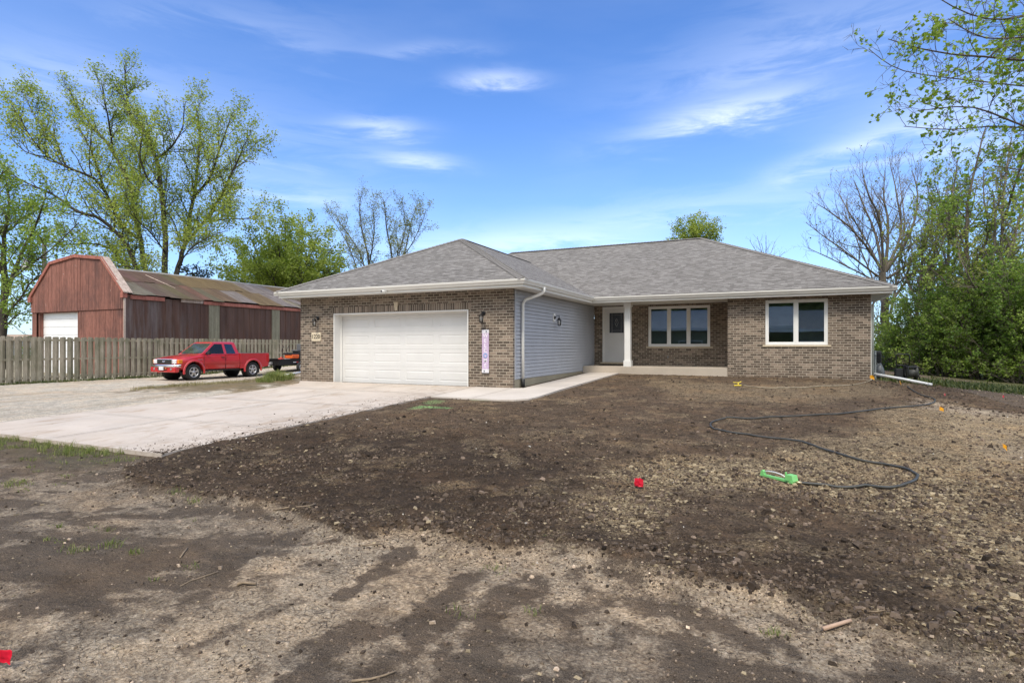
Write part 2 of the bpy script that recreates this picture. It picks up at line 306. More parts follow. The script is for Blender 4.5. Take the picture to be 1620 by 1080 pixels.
def concrete_mat(name,c,stain=1):
    m,nt,b=base(name,.85,0,.25); v=coords(nt)
    n=noise(nt,v,1.1,6,.6); k=ramp(nt,n,[(.3,tuple(x*.88 for x in c)),(.7,tuple(x*1.08 for x in c))])
    n2=noise(nt,v,60,3,.7); k=mixc(nt,.7,k,ramp(nt,n2,[(.3,(.88,.88,.88)),(.6,(1.05,1.05,1.05))]),'MULTIPLY')
    if stain:
        # earth smears dragged in from the yard side
        st=coords(nt,'Object',(1.2,.5,1)); s=noise(nt,st,2.6,7,.68,.6); s=ramp(nt,s,[(.54,(0,0,0)),(.68,(1,1,1))]); f=M2(nt,'MULTIPLY',s,.8)
        k=mixc(nt,f,k,(.33,.245,.175)); sp=noise(nt,v,9,4,.6); sp=ramp(nt,sp,[(.715,(0,0,0)),(.74,(1,1,1))]); k=mixc(nt,M2(nt,'MULTIPLY',sp,.8),k,(.09,.065,.05))
        w=noise(nt,coords(nt,'Object',(.3,.7,1)),1.5,4); k=mixc(nt,M2(nt,'MULTIPLY',ramp(nt,w,[(.45,(0,0,0)),(.7,(1,1,1))]),.35),k,(.44,.35,.27))
    if stain:
        sx=N(nt,'ShaderNodeSeparateXYZ'); L(nt,v,sx.inputs[0]); e=N(nt,'ShaderNodeMapRange'); e.inputs[1].default_value=-9.3; e.inputs[2].default_value=-7.5; L(nt,sx.outputs[0],e.inputs[0])
        md=M2(nt,'MULTIPLY',e.outputs[0],ramp(nt,noise(nt,v,4.2,8,.72,.5),[(.46,(0,0,0)),(.62,(1,1,1))])); k=mixc(nt,M2(nt,'MULTIPLY',md,.75),k,(.21,.155,.11))
    L(nt,k,b.inputs['Base Color']); bump(nt,b,n2,.25,.003); return m
def wood_mat(name,c,c2,scale=(6,6,.7),rough=.9,green=0):
    m,nt,b=base(name,rough,0,.2); v=coords(nt,'Object',scale); n=noise(nt,v,5,6,.65,.8); k=ramp(nt,n,[(.3,c),(.7,c2)])
    n3=noise(nt,coords(nt,'Object',(3.3,3.3,.15)),2.2,3); k=mixc(nt,.8,k,ramp(nt,n3,[(.3,(.7,.7,.7)),(.7,(1.25,1.25,1.25))]),'MULTIPLY')
    if green: k=mixc(nt,M2(nt,'MULTIPLY',ramp(nt,noise(nt,coords(nt),1.3,4),[(.4,(0,0,0)),(.7,(1,1,1))]),green),k,(.10,.115,.055))
    L(nt,k,b.inputs['Base Color']); bump(nt,b,n,.5,.004); return m
def leaf_mat(name,c1,c2,c3,trans=.45):
    m=bpy.data.materials.new(name); m.use_nodes=True; nt=m.node_tree; b=nt.nodes['Principled BSDF']; out=nt.nodes['Material Output']
    a=N(nt,'ShaderNodeAttribute',attribute_name='rnd'); sp=N(nt,'ShaderNodeSeparateColor'); L(nt,a.outputs['Color'],sp.inputs[0])
    col=ramp(nt,sp.outputs[0],[(0,c1),(.5,c2),(1,c3)]); L(nt,col,b.inputs['Base Color']); b.inputs['Roughness'].default_value=.5; b.inputs['Specular IOR Level'].default_value=.3
    tr=N(nt,'ShaderNodeBsdfTranslucent'); L(nt,mixc(nt,1,col,(1.25,1.35,.7),'MULTIPLY'),tr.inputs[0]); mx=N(nt,'ShaderNodeMixShader'); mx.inputs[0].default_value=trans
    L(nt,b.outputs[0],mx.inputs[1]); L(nt,tr.outputs[0],mx.inputs[2]); L(nt,mx.outputs[0],out.inputs[0]); return m
def glass_mat(name,tint=(.85,.92,.9),refl=.0,clear=.75):
    m=bpy.data.materials.new(name); m.use_nodes=True; nt=m.node_tree; nt.nodes.clear(); out=N(nt,'ShaderNodeOutputMaterial')
    t=N(nt,'ShaderNodeBsdfTransparent'); t.inputs[0].default_value=(*[x*clear for x in tint],1); g=N(nt,'ShaderNodeBsdfGlossy'); g.inputs['Roughness'].default_value=.015; g.inputs[0].default_value=(.95,.97,1,1)
    fr=N(nt,'ShaderNodeFresnel'); fr.inputs[0].default_value=1.5; f=M2(nt,'ADD',M2(nt,'MULTIPLY',fr.outputs[0],1.9),refl,True)
    wv=noise(nt,coords(nt),1.1,2); bp=N(nt,'ShaderNodeBump'); bp.inputs['Strength'].default_value=.012; bp.inputs['Distance'].default_value=.05; L(nt,wv,bp.inputs['Height']); L(nt,bp.outputs[0],g.inputs['Normal'])
    mx=N(nt,'ShaderNodeMixShader'); L(nt,f,mx.inputs[0]); L(nt,t.outputs[0],mx.inputs[1]); L(nt,g.outputs[0],mx.inputs[2]); L(nt,mx.outputs[0],out.inputs[0]); return m
BRICK=brick_mat(); BRICKV=brick_mat('brick_soldier',True); SHING=shingle_mat()
CONC=concrete_mat('driveway_concrete',(.50,.437,.378)); CONC2=concrete_mat('walk_concrete',(.53,.475,.42),0); FOUND=concrete_mat('foundation_concrete',(.33,.29,.21),0); PORCHC=concrete_mat('porch_concrete',(.46,.40,.33),0)
WHITE=plain('white_aluminium',(.74,.725,.68),.38,0,.03,3); VINYL=plain('white_vinyl',(.76,.755,.73),.4,0,.03,3); DOORW=plain('white_door_paint',(.66,.655,.64),.4,0,.04,2)
SIDING=plain('blue_grey_siding',(.385,.397,.428),.55,0,.05,2,.12); SOFF=plain('soffit_white',(.62,.61,.57),.5,0,.03,3)
STONE=plain('cast_stone',(.55,.46,.33),.85,0,.12,20,.2); BLACKM=plain('black_metal',(.012,.012,.013),.4,.3,.2,8); BLACKP=plain('black_plastic',(.015,.015,.016),.55,0,.2,5)
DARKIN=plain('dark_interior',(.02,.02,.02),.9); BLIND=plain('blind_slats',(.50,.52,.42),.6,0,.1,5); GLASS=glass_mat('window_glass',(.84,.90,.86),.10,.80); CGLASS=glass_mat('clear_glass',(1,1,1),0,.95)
BULB=plain('frosted_bulb',(.85,.83,.78),.4)
def siding_groove(): return plain('siding_gap',(.05,.055,.07),.9)

# ------------------------------------------------------------------ ground
def axis(segs):
    o=[segs[0][0]]
    for a,b,st in segs:
        n=max(1,int(round((b-a)/st))); o+=list(a+(b-a)*(np.arange(n)+1)/n)
    return np.array(o)
def pdist(x,y,P):
    d=np.full(np.shape(x),1e9)
    for i in range(len(P)-1):
        x1,y1=P[i];x2,y2=P[i+1]; dx,dy=x2-x1,y2-y1; t=np.clip(((x-x1)*dx+(y-y1)*dy)/(dx*dx+dy*dy+1e-9),0,1); d=np.minimum(d,np.hypot(x-x1-t*dx,y-y1-t*dy))
    return d
PST=[(gp((740,948),(790,922),(805,898)),.13,.9),(gp((835,888),(880,915),(895,940)),.12,.8),(gp((850,965),(872,945),(885,905)),.10,.8),(gp((905,878),(950,913),(1010,938),(1060,985)),.11,.9),(gp((1050,922),(1110,942),(1195,975),(1290,1030)),.16,1),
     (gp((1080,935),(1150,935),(1235,962),(1335,1010)),.13,.9),(gp((1080,975),(1125,1002),(1160,1030)),.10,.7),(gp((1285,1030),(1315,1062)),.12,.8),(gp((1345,985),(1400,992),(1430,1015)),.10,.8),(gp((930,1010),(965,985),(1000,960)),.09,.8),
     (gp((880,1060),(930,1010),(950,985)),.09,.6),(gp((980,1080),(1015,1030),(1035,1000)),.10,.7),(gp((0,772),(120,768),(260,762),(330,772)),.14,.55),(gp((0,812),(110,800),(240,800)),.12,.6),(gp((60,828),(170,812),(260,806)),.10,.55),(gp((380,790),(470,812),(520,850)),.12,.7),
     (gp((180,745),(120,752),(20,762)),.18,.5),(gp((300,820),(380,830),(470,838)),.10,.5),(gp((640,1080),(700,1010),(760,950)),.10,.7),(gp((420,900),(520,872),(600,855),(700,850)),.16,.9),(gp((0,1000),(60,990),(140,975)),.10,.8),(gp((30,1060),(120,1010),(250,965)),.10,.8)]
DST=[(gp((545,940),(590,906),(645,872)),.12,1),(gp((560,1010),(640,985),(700,950),(742,912)),.11,.9),(gp((690,1010),(700,970),(708,940)),.07,1),(gp((480,1075),(520,1020),(560,990)),.10,.8),(gp((760,1010),(790,960),(800,930)),.10,.9),(gp((1010,955),(1090,975),(1180,1010)),.10,.8),(gp((620,1060),(660,1010),(690,985)),.08,.7),(gp((300,1030),(400,980),(470,950)),.05,.6),(gp((960,905),(1000,920)),.10,.8)]
def ground():
    xs=axis([(-2500,-400,300),(-400,-100,30),(-100,-44,4),(-44,-30,1),(-30,-14,.22),(-14,-9,.06),(-9,4,.024),(4,7,.04),(7,14,.2),(14,60,3),(60,400,40),(400,2500,300)])
    ys=axis([(-2500,-400,300),(-400,-60,40),(-60,-4,4),(-4,1.2,.4),(1.2,2.2,.03),(2.2,8,.02),(8,12,.028),(12,20.5,.05),(20.5,40,.25),(40,100,3),(100,500,40),(500,2500,300)])
    X,Y=np.meshgrid(xs,ys); nx,ny=len(xs),len(ys); x=X.ravel(); y=Y.ravel()
    z=H(x,y)
    i=np.arange(nx-1); j=np.arange(ny-1); I,J=np.meshgrid(i,j); a=(J*nx+I).ravel(); F=np.stack([a,a+1,a+nx+1,a+nx],1)
    # where each kind of soil lies (the same noise that shaped it)
    nA=fbm(x,y,.5,4,5,.6); nB=fbm(x,y,.16,8,4,.65); nS=fbm(x*.45+y*.25,y*1.6-x*.5,.35,9,4,.6)
    ts=sm(-.05,.10,sdist(x,y,TOPSOIL)+.10*fbm(x,y,.35,3,3))
    pale=np.zeros_like(x)
    for k,P in enumerate(PALE): pale=np.maximum(pale,sm(-.12,.22,sdist(x,y,P)+.28*nA+.14*nB)*(1,.85,.9,.75,.7,.6,.5)[k])
    pale=np.maximum(pale,.55*sm(-.2,.4,sdist(x,y,STREAK)+.3*nS)*sm(-.02,.25,nS+.12))
    low=(1-ts)*sm(5.2,3,y)*(x>-14); pale=np.maximum(pale,low*.55*sm(.02,.34,nS*.6+nA*.6))
    for P,w,a in PST: pale=np.maximum(pale,a*sm(w*1.25,w*.35,pdist(x,y,P)+.22*nB+.12*nA))
    for P,w,a in DST: pale=pale*(1-a*sm(w*1.2,w*.4,pdist(x,y,P)+.12*nB))
    pale=pale*(1-ts)
    tan=np.zeros_like(x)
    for P,w in zip(TAN,(1,.6)): tan=np.maximum(tan,w*sm(-.5,.5,sdist(x,y,P)+.7*nA))
    for P in TRACK: pale=np.maximum(pale,.8*sm(-.3,.4,sdist(x,y,P)+.4*nS))
    tan=np.maximum(tan,ts*.45*sm(.10,.45,nA+.3*nB))
    grav=sm(-12.6,-13.2,x)*sm(2.0,4.2,y+(x+14)*.05+nA*.5)*(y<60)*(x>-60); berm=sm(-.5,.6,sdist(x,y,BERM)+.9*nA+.6*nB)*.85
    fen=sm(-26.9,-27.5,x+.3*nA)
    gr=np.maximum(np.maximum(fen*.55,sm(38,44,y)),np.maximum(sm(8.0,9.0,x-(y-20)*-.25+nA*.6),sm(-60,-70,x))); gr=np.maximum(gr,sm(-3,-8,y)*.9)
    gn=gp((0,690),(200,712),(230,722),(150,745),(60,740),(0,720)); gr2=sm(-.2,.2,sdist(x,y,gn)+.5*nB)*.22; e0,e1=np.array(gpt(1385,600)),np.array(gpt(1640,627)); dd=(e1-e0)/np.linalg.norm(e1-e0); off=(x-e0[0])*(-dd[1])+(y-e0[1])*dd[0]; al_=(x-e0[0])*dd[0]+(y-e0[1])*dd[1]; gr2=np.maximum(gr2,sm(-.15,.3,off+.6*nB)*(al_>.3))
    A=np.stack([pale,tan,grav*(1-berm*.8),np.maximum(gr,gr2)],1)
    pt=np.zeros_like(x)
    for P,w in ((gp((648,650),(665,646.5),(715,647.5),(700,650)),1),(gp((670,640),(690,634),(703,636),(680,643)),.5),(gp((745,632),(790,632),(788,634.5),(750,634.5)),.45)):
        pt=np.maximum(pt,w*sm(-.12,.06,sdist(x,y,P)+.12*nB))
    TB=gp((190,738),(300,700),(480,680),(700,690),(900,720),(960,760),(900,820),(1000,850),(1300,880),(1500,960),(1500,1030),(1200,950),(900,880),(560,865),(330,795),(200,775))
    tb=sm(-.5,.6,sdist(x,y,TB)+.8*nA)
    B=np.stack([pt,berm,ts,tb],1)
    m,nt,b=base('earth',.95,0,.12); v=coords(nt); sc=lambda n:(lambda s:(L(nt,n.outputs['Color'],s.inputs[0]),s.outputs)[1])(N(nt,'ShaderNodeSeparateColor'))
    a1=N(nt,'ShaderNodeAttribute',attribute_name='soil'); a2=N(nt,'ShaderNodeAttribute',attribute_name='soil2'); p=sc(a1); q=sc(a2); al=a1.outputs['Alpha']
    f1=noise(nt,v,7,8,.68); f2=noise(nt,v,45,6,.7); f3=noise(nt,v,160,3,.7); med=noise(nt,v,2.2,6,.6)
    dark=ramp(nt,f2,[(.27,(.034,.024,.017)),(.5,(.105,.076,.053)),(.74,(.23,.172,.120))])
    dark=mixc(nt,.75,dark,ramp(nt,f1,[(.3,(.42,.42,.42)),(.5,(.85,.85,.85)),(.7,(1.6,1.5,1.4))]),'MULTIPLY')
    dark=mixc(nt,M2(nt,'MULTIPLY',ramp(nt,med,[(.42,(0,0,0)),(.7,(1,1,1))]),.45),dark,(.155,.115,.085))
    dark=mixc(nt,M2(nt,'MULTIPLY',a2.outputs['Alpha'],.75),dark,(.50,.50,.52),'MULTIPLY')
    # smooth fines below the graded edge
    fine=ramp(nt,f3,[(.32,(.060,.047,.036)),(.5,(.125,.100,.078)),(.72,(.25,.205,.16))]); fine=mixc(nt,.5,fine,ramp(nt,f1,[(.3,(.8,.8,.8)),(.7,(1.3,1.25,1.2))]),'MULTIPLY')
    tsr=ramp(nt,M2(nt,'ADD',q[2],M2(nt,'MULTIPLY',M2(nt,'SUBTRACT',f1,.5),1.3)),[(.3,(0,0,0)),(.7,(1,1,1))]); k=mixc(nt,tsr,fine,dark)
    # dried crust with shrinkage cracks
    cr=N(nt,'ShaderNodeTexVoronoi',feature='DISTANCE_TO_EDGE'); wv=N(nt,'ShaderNodeVectorMath',operation='ADD'); wn=N(nt,'ShaderNodeTexNoise',i_Scale=9,i_Detail=3); L(nt,v,wn.inputs[0]); ws=N(nt,'ShaderNodeVectorMath',operation='SCALE'); ws.inputs['Scale'].default_value=.09; L(nt,wn.outputs['Color'],ws.inputs[0]); L(nt,v,wv.inputs[0]); L(nt,ws.outputs[0],wv.inputs[1]); L(nt,wv.outputs[0],cr.inputs['Vector']); cr.inputs['Scale'].default_value=19
    crack=ramp(nt,cr.outputs[0],[(.0,(1,1,1)),(.04,(0,0,0))]); crack=M2(nt,'MULTIPLY',crack,ramp(nt,noise(nt,v,3.1,4),[(.42,(0,0,0)),(.6,(1,1,1))]))
    crust=ramp(nt,f2,[(.30,(.17,.132,.098)),(.5,(.39,.322,.245)),(.70,(.64,.555,.445))]); crust=mixc(nt,.6,crust,ramp(nt,f1,[(.3,(.62,.62,.62)),(.7,(1.2,1.17,1.12))]),'MULTIPLY')
    crust=mixc(nt,M2(nt,'MULTIPLY',crack,.8),crust,(.055,.043,.034))
    rag=M2(nt,'ADD',M2(nt,'MULTIPLY',M2(nt,'SUBTRACT',f1,.5),1.3),M2(nt,'MULTIPLY',M2(nt,'SUBTRACT',f2,.5),1.3)); pk=ramp(nt,M2(nt,'ADD',p[0],M2(nt,'MULTIPLY',rag,ramp(nt,p[0],[(0,(0,0,0)),(.12,(.8,.8,.8)),(1,(1,1,1))]))),[(.22,(0,0,0)),(.45,(.36,.36,.36)),(.95,(.84,.84,.84))]); k=mixc(nt,pk,k,crust)
    tan_c=ramp(nt,f2,[(.3,(.095,.070,.046)),(.48,(.25,.19,.12)),(.68,(.50,.40,.26))]); tk=M2(nt,'MULTIPLY',p[1],ramp(nt,M2(nt,'ADD',M2(nt,'MULTIPLY',f1,.55),M2(nt,'MULTIPLY',f2,.45)),[(.42,(.12,.12,.12)),(.54,(1,1,1))])); k=mixc(nt,tk,k,tan_c)
    gv=N(nt,'ShaderNodeTexVoronoi',i_Scale=55); L(nt,v,gv.inputs['Vector']); gs=N(nt,'ShaderNodeSeparateColor'); L(nt,gv.outputs['Color'],gs.inputs[0])
    gc=ramp(nt,gs.outputs[0],[(0,(.30,.26,.215)),(.4,(.47,.425,.36)),(.8,(.58,.535,.465)),(1,(.70,.66,.59))])
    gt=noise(nt,coords(nt,'Object',(1,.35,1)),.9,5,.6); gc=mixc(nt,M2(nt,'MULTIPLY',ramp(nt,gt,[(.46,(0,0,0)),(.64,(1,1,1))]),.5),gc,(.33,.255,.175)); k=mixc(nt,p[2],k,gc)
    bc=ramp(nt,f2,[(.3,(.06,.05,.03)),(.5,(.18,.145,.085)),(.75,(.34,.27,.17))]); k=mixc(nt,q[1],k,bc)
    grc=ramp(nt,f2,[(.3,(.030,.042,.012)),(.6,(.080,.105,.028)),(.8,(.16,.17,.06))]); k=mixc(nt,M2(nt,'MULTIPLY',al,ramp(nt,f1,[(.4,(.35,.35,.35)),(.6,(1,1,1))])),k,grc)
    k=mixc(nt,M2(nt,'MULTIPLY',q[0],ramp(nt,f2,[(.42,(0,0,0)),(.6,(1,1,1))])),k,(.26,.52,.20))
    hv=noise(nt,v,1.1,6,.65); k=mixc(nt,M2(nt,'MULTIPLY',ramp(nt,hv,[(.45,(0,0,0)),(.66,(1,1,1))]),.35),k,mixc(nt,1,k,(1.45,1.20,.92),'MULTIPLY')); k=mixc(nt,ramp(nt,noise(nt,v,21,6,.72),[(.30,(.75,.75,.75)),(.42,(0,0,0))]),k,(.028,.021,.016))  # near-black noise spots painted in for shaded crevices between clods
    k=mixc(nt,1,k,(1.17,1.16,1.14),'MULTIPLY'); k=mixc(nt,p[0],k,mixc(nt,1,k,(1.30,1.29,1.27),'MULTIPLY')); vb=noise(nt,coords(nt,'Object',(.8,1.6,1)),3.3,7,.72); k=mixc(nt,.75,k,ramp(nt,vb,[(.32,(.62,.60,.58)),(.5,(1,1,1)),(.68,(1.34,1.30,1.24))]),'MULTIPLY')
    L(nt,k,b.inputs['Base Color'])
    h=M2(nt,'ADD',M2(nt,'ADD',M2(nt,'MULTIPLY',f1,1.5),M2(nt,'MULTIPLY',f2,.8)),M2(nt,'SUBTRACT',M2(nt,'MULTIPLY',f3,.2),M2(nt,'MULTIPLY',M2(nt,'MULTIPLY',crack,p[0]),.6)))
    bump(nt,b,h,1.0,.06)
    V=np.stack([x,y,z],1); o=npmesh('ground',V,F.ravel(),4,m,smooth=True,attr={'soil':A,'soil2':B}); tag(o,kind='structure')
ground()
def slab(name,P,zf,t,mat,grooves=()):
    xs=[p[0] for p in P]; ys=sorted(set([p[1] for p in P])); mb=MB()
    n=len(P); top=[(p[0],p[1],float(zf(p[1]))) for p in P]; bot=[(p[0],p[1],float(zf(p[1]))-t) for p in P]
    return mb,top,bot
def build_slab(name,P,zf,t,mat,label):
    n=len(P); mb=MB(); c=.012
    cx=sum(p[0] for p in P)/n; cy=sum(p[1] for p in P)/n
    bm=bmesh.new(); vs=[bm.verts.new((p[0],p[1],0)) for p in P]; f=bm.faces.new(vs)
    for yy in [6.95,9.0,11.45,13.8]+[15.3,16.8,18.3]:
        bmesh.ops.bisect_plane(bm,geom=bm.verts[:]+bm.edges[:]+bm.faces[:],plane_co=(0,yy,0),plane_no=(0,1,0))
    for xx in (-10.45,-5.0):
        pass
    top=[(list(v.co[:2]) for v in ff.verts) for ff in bm.faces]
    for ff in bm.faces: mb.add([(v.co.x,v.co.y,float(zf(v.co.y))) for v in ff.verts],[tuple(range(len(ff.verts)))])
    for i in range(n):
        a,b_=P[i],P[(i+1)%n]; mb.add([(a[0],a[1],float(zf(a[1]))),(b_[0],b_[1],float(zf(b_[1]))),(b_[0],b_[1],float(zf(b_[1]))-t),(a[0],a[1],float(zf(a[1]))-t)],[(0,1,2,3)])
    bm.free(); me_o=mb.build(name,mat,recalc=False); bmx=bmesh.new(); bmx.from_mesh(me_o.data); bmesh.ops.remove_doubles(bmx,verts=bmx.verts[:],dist=.0005); bmesh.ops.recalc_face_normals(bmx,faces=bmx.faces[:]); bmx.to_mesh(me_o.data); bmx.free()
    tag(me_o,kind='structure'); return me_o
build_slab('driveway',SLAB,slabz,.14,CONC,'')
build_slab('front_walk',[(-7.565,11.55)]+WALK[1:9]+[(-7.565,13.795)],walkz,.12,CONC2,'')
def joints():
    mb=MB()
    def strip(x0,y0,x1,y1,w,zf,dz=.004):
        d=Vector((x1-x0,y1-y0,0)).normalized(); p=Vector((-d.y,d.x,0))*w/2
        mb.add([(x0+p.x,y0+p.y,float(zf(y0))+dz),(x0-p.x,y0-p.y,float(zf(y0))+dz),(x1-p.x,y1-p.y,float(zf(y1))+dz),(x1+p.x,y1+p.y,float(zf(y1))+dz)],[(0,1,2,3)])
    for yy in (6.95,9.6,12.0):
        for o in (-.05,.05): strip(-13.2,yy+o,-7.6,yy+o,.022,slabz)
    for o in (-.05,.05): strip(-10.42+o,4.96,-10.42+o,13.75,.022,slabz)
    j=mb.build('driveway_joint_edging',plain('troweled_joint',(.66,.60,.53),.7,0,.05,5)); tag(j,kind='structure')
    mb=MB()
    def strip2(*a): strip.__globals__; 
    for yy in (14.6,16.2,17.8):
        mb.add([(-6.13,yy,float(walkz(yy))+.004),(-5.06,yy,float(walkz(yy))+.004),(-5.06,yy+.015,float(walkz(yy))+.0045),(-6.13,yy+.015,float(walkz(yy))+.0045)],[(0,1,2,3)])
    mb.add([(-7.56,11.6,float(walkz(11.6))+.004),(-7.545,11.6,float(walkz(11.6))+.004),(-7.545,13.78,float(walkz(13.78))+.004),(-7.56,13.78,float(walkz(13.78))+.004)],[(0,1,2,3)])
    mb.add([(-6.42,11.55,float(walkz(11.55))+.004),(-6.405,11.55,float(walkz(11.55))+.004),(-6.405,13.78,float(walkz(13.78))+.004),(-6.42,13.78,float(walkz(13.78))+.004)],[(0,1,2,3)])
    j=mb.build('front_walk_joint',plain('walk_joint',(.30,.25,.20),.9)); tag(j,kind='structure')
joints()

# ------------------------------------------------------------------ house
WT=1.57; ZE=1.77; SL=.483
def wall_holes(mb,ax,c0,c1,a0,a1,z0,z1,holes):
    """wall slab between planes c0,c1 on axis ax ('y' = wall runs along x), with rectangular holes (a,b,zl,zh)"""
    A=sorted({a0,a1,*[h[0] for h in holes],*[h[1] for h in holes]}); Z=sorted({z0,z1,*[max(z0,h[2]) for h in holes],*[h[3] for h in holes]})
    inh=lambda a,z: any(h[0]<a<h[1] and h[2]<z<h[3] for h in holes)
    P=lambda c,a,z:(a,c,z) if ax=='y' else (c,a,z)
    for i in range(len(A)-1):
        for j in range(len(Z)-1):
            am,zm=(A[i]+A[i+1])/2,(Z[j]+Z[j+1])/2
            if inh(am,zm): continue
            for c in (c0,c1): mb.add([P(c,A[i],Z[j]),P(c,A[i+1],Z[j]),P(c,A[i+1],Z[j+1]),P(c,A[i],Z[j+1])],[(0,1,2,3) if (c==c0)==(ax=='y') else (3,2,1,0)])
    def edge(p,q,out): mb.add([P(c0,*p),P(c0,*q),P(c1,*q),P(c1,*p)],[(0,1,2,3)])
    edge((a0,z0),(a1,z0),0); edge((a1,z1),(a0,z1),0); edge((a0,z1),(a0,z0),0); edge((a1,z0),(a1,z1),0)
    for h in holes:
        zl=max(h[2],z0); edge((h[0],h[3]),(h[1],h[3]),0); edge((h[0],zl),(h[0],h[3]),0); edge((h[1],h[3]),(h[1],zl),0)
        if h[2]>z0: edge((h[1],zl),(h[0],zl),0)
def sweep(mb,path,prof,closed_prof=True):
    P=[Vector((p[0],p[1])) for p in path]; n=len(P); rings=[]
    for i,p in enumerate(P):
        ns=[]
        for a,b in ((i-1,i),(i,i+1)):
            if a<0 or b>=n: continue
            d=(P[b]-P[a]).normalized(); ns.append(Vector((d.y,-d.x)))
        m=ns[0] if len(ns)==1 else (ns[0]+ns[1])/(1+ns[0].dot(ns[1]))
        rings.append([(p.x+m.x*o,p.y+m.y*o,z) for o,z in prof])
    k=len(prof); vs=[v for r in rings for v in r]; fs=[]
    for i in range(n-1):
        for j in range(k if closed_prof else k-1): fs.append((i*k+j,i*k+(j+1)%k,(i+1)*k+(j+1)%k,(i+1)*k+j))
    if closed_prof: fs+=[tuple(range(k)),tuple((n-1)*k+j for j in range(k))][::1]
    mb.add(vs,fs)
def lamp_parts(house,p,out):   # coach lamp: p = backplate centre on the wall, out = unit direction away from the wall
    p=Vector(p); out=Vector(out); side=Vector((0,0,1)).cross(out)
    M=Matrix((( side.x,out.x,0,p.x),(side.y,out.y,0,p.y),(0,0,1,p.z),(0,0,0,1)))
    t=thing('wall_lamp',None,None,(0,0,0)); t.parent=house; 
    mb=MB(); mb.lathe((0,0,0),1,[(.055,0.0),(.062,.008),(.050,.022),(.02,.03)],16)
    mb.tube([(0,.02,0),(0,.06,.035),(0,.11,.05),(0,.15,.03),(0,.155,0)],.009,8); mb.lathe((0,.155,0),2,[(.012,.03),(.012,-.01),(.03,-.03),(.075,-.075),(.078,-.085),(.06,-.09)],6); mb.lathe((0,.155,.03),2,[(.0,0),(.014,.01),(.008,.03),(0,.05)],8)
    mb.lathe((0,.155,-.25),2,[(.02,-.02),(.055,-.008),(.058,.0),(.055,.006)],6)
    for j in range(6):
        a=2*PI*j/6; mb.tube([(.070*math.cos(a),.155+.070*math.sin(a),-.088),(.053*math.cos(a),.155+.053*math.sin(a),-.25)],.004,4)
    mb.xf(M).build('lamp_body',BLACKM,t)
    MB().lathe((0,.155,0),2,[(.062,-.09),(.047,-.245)],6,False).xf(M).build('lamp_glass',CGLASS,t)
    MB().lathe((0,.155,0),2,[(.012,-.11),(.026,-.15),(.024,-.19),(.012,-.235)],10).xf(M).build('bulb',BULB,t)
    return t
def window_unit(house,x0,x1,z0,z1,Y,n,depth=.09,label=None):
    t=thing('window',None,None); t.parent=house
    if label: t['label']=label
    f=MB(); y0,y1=Y+.012,Y+depth; w=.055
    f.box(x0,x1,y0,y1,z0,z0+w); f.box(x0,x1,y0,y1,z1-w,z1); f.box(x0,x0+w,y0,y1,z0+w,z1-w); f.box(x1-w,x1,y0,y1,z0+w,z1-w)
    W_=(x1-x0-2*w)/n
    for i in range(1,n): xc=x0+w+W_*i; f.box(xc-.028,xc+.028,y0+.003,y1,z0+w,z1-w)
    f.build('frame',VINYL,t)
    for i in range(n):
        a=x0+w+W_*i+(.028 if i else 0); b=x0+w+W_*(i+1)-(.028 if i<n-1 else 0); s=MB(); sw=.042; yy=y0+.018
        s.box(a,b,yy,yy+.04,z0+w,z0+w+sw); s.box(a,b,yy,yy+.04,z1-w-sw,z1-w); s.box(a,a+sw,yy,yy+.04,z0+w+sw,z1-w-sw); s.box(b-sw,b,yy,yy+.04,z0+w+sw,z1-w-sw); so_=s.build('sash',VINYL,t)
        MB().box(a+sw,b-sw,yy+.018,yy+.022,z0+w+sw,z1-w-sw).build('pane',GLASS,so_)
        bl=MB(); z=z0+w+.02
        while z<z1-w-.02: bl.add([(a,Y+.15,z),(b,Y+.15,z),(b,Y+.168,z+.022),(a,Y+.168,z+.022)],[(0,1,2,3)]); z+=.026
        bl.build('blind',BLIND,t,False)
    MB().box(x0-.08,x1+.09,Y-.035,Y+.10,z0-.055,z0-.003).build('sill',STONE,t)
    return t
def lap_siding(mb,ax,c,a0,a1,z0,z1,out,lap=.1016):
    z=z0; k=0
    P=lambda cc,a,zz:(a,cc,zz) if ax=='y' else (cc,a,zz)
    while z<z1-.001:
        zt=min(z+lap,z1); b=.020; gp0=.016
        mb.add([P(c-out*.012,a0,z),P(c-out*.012,a1,z),P(c-out*.012,a1,z+gp0),P(c-out*.012,a0,z+gp0)],[(0,1,2,3)]); mb.add([P(c-out*.012,a0,z+gp0),P(c-out*.012,a1,z+gp0),P(c+out*b,a1,z+gp0),P(c+out*b,a0,z+gp0)],[(0,1,2,3)]); mb.add([P(c+out*b,a0,z+gp0),P(c+out*b,a1,z+gp0),P(c+out*.003,a1,zt),P(c+out*.003,a0,zt)],[(0,1,2,3)]); mb.add([P(c+out*.003,a0,zt),P(c+out*.003,a1,zt),P(c-out*.012,a1,zt),P(c-out*.012,a0,zt)],[(0,1,2,3)]); z=zt
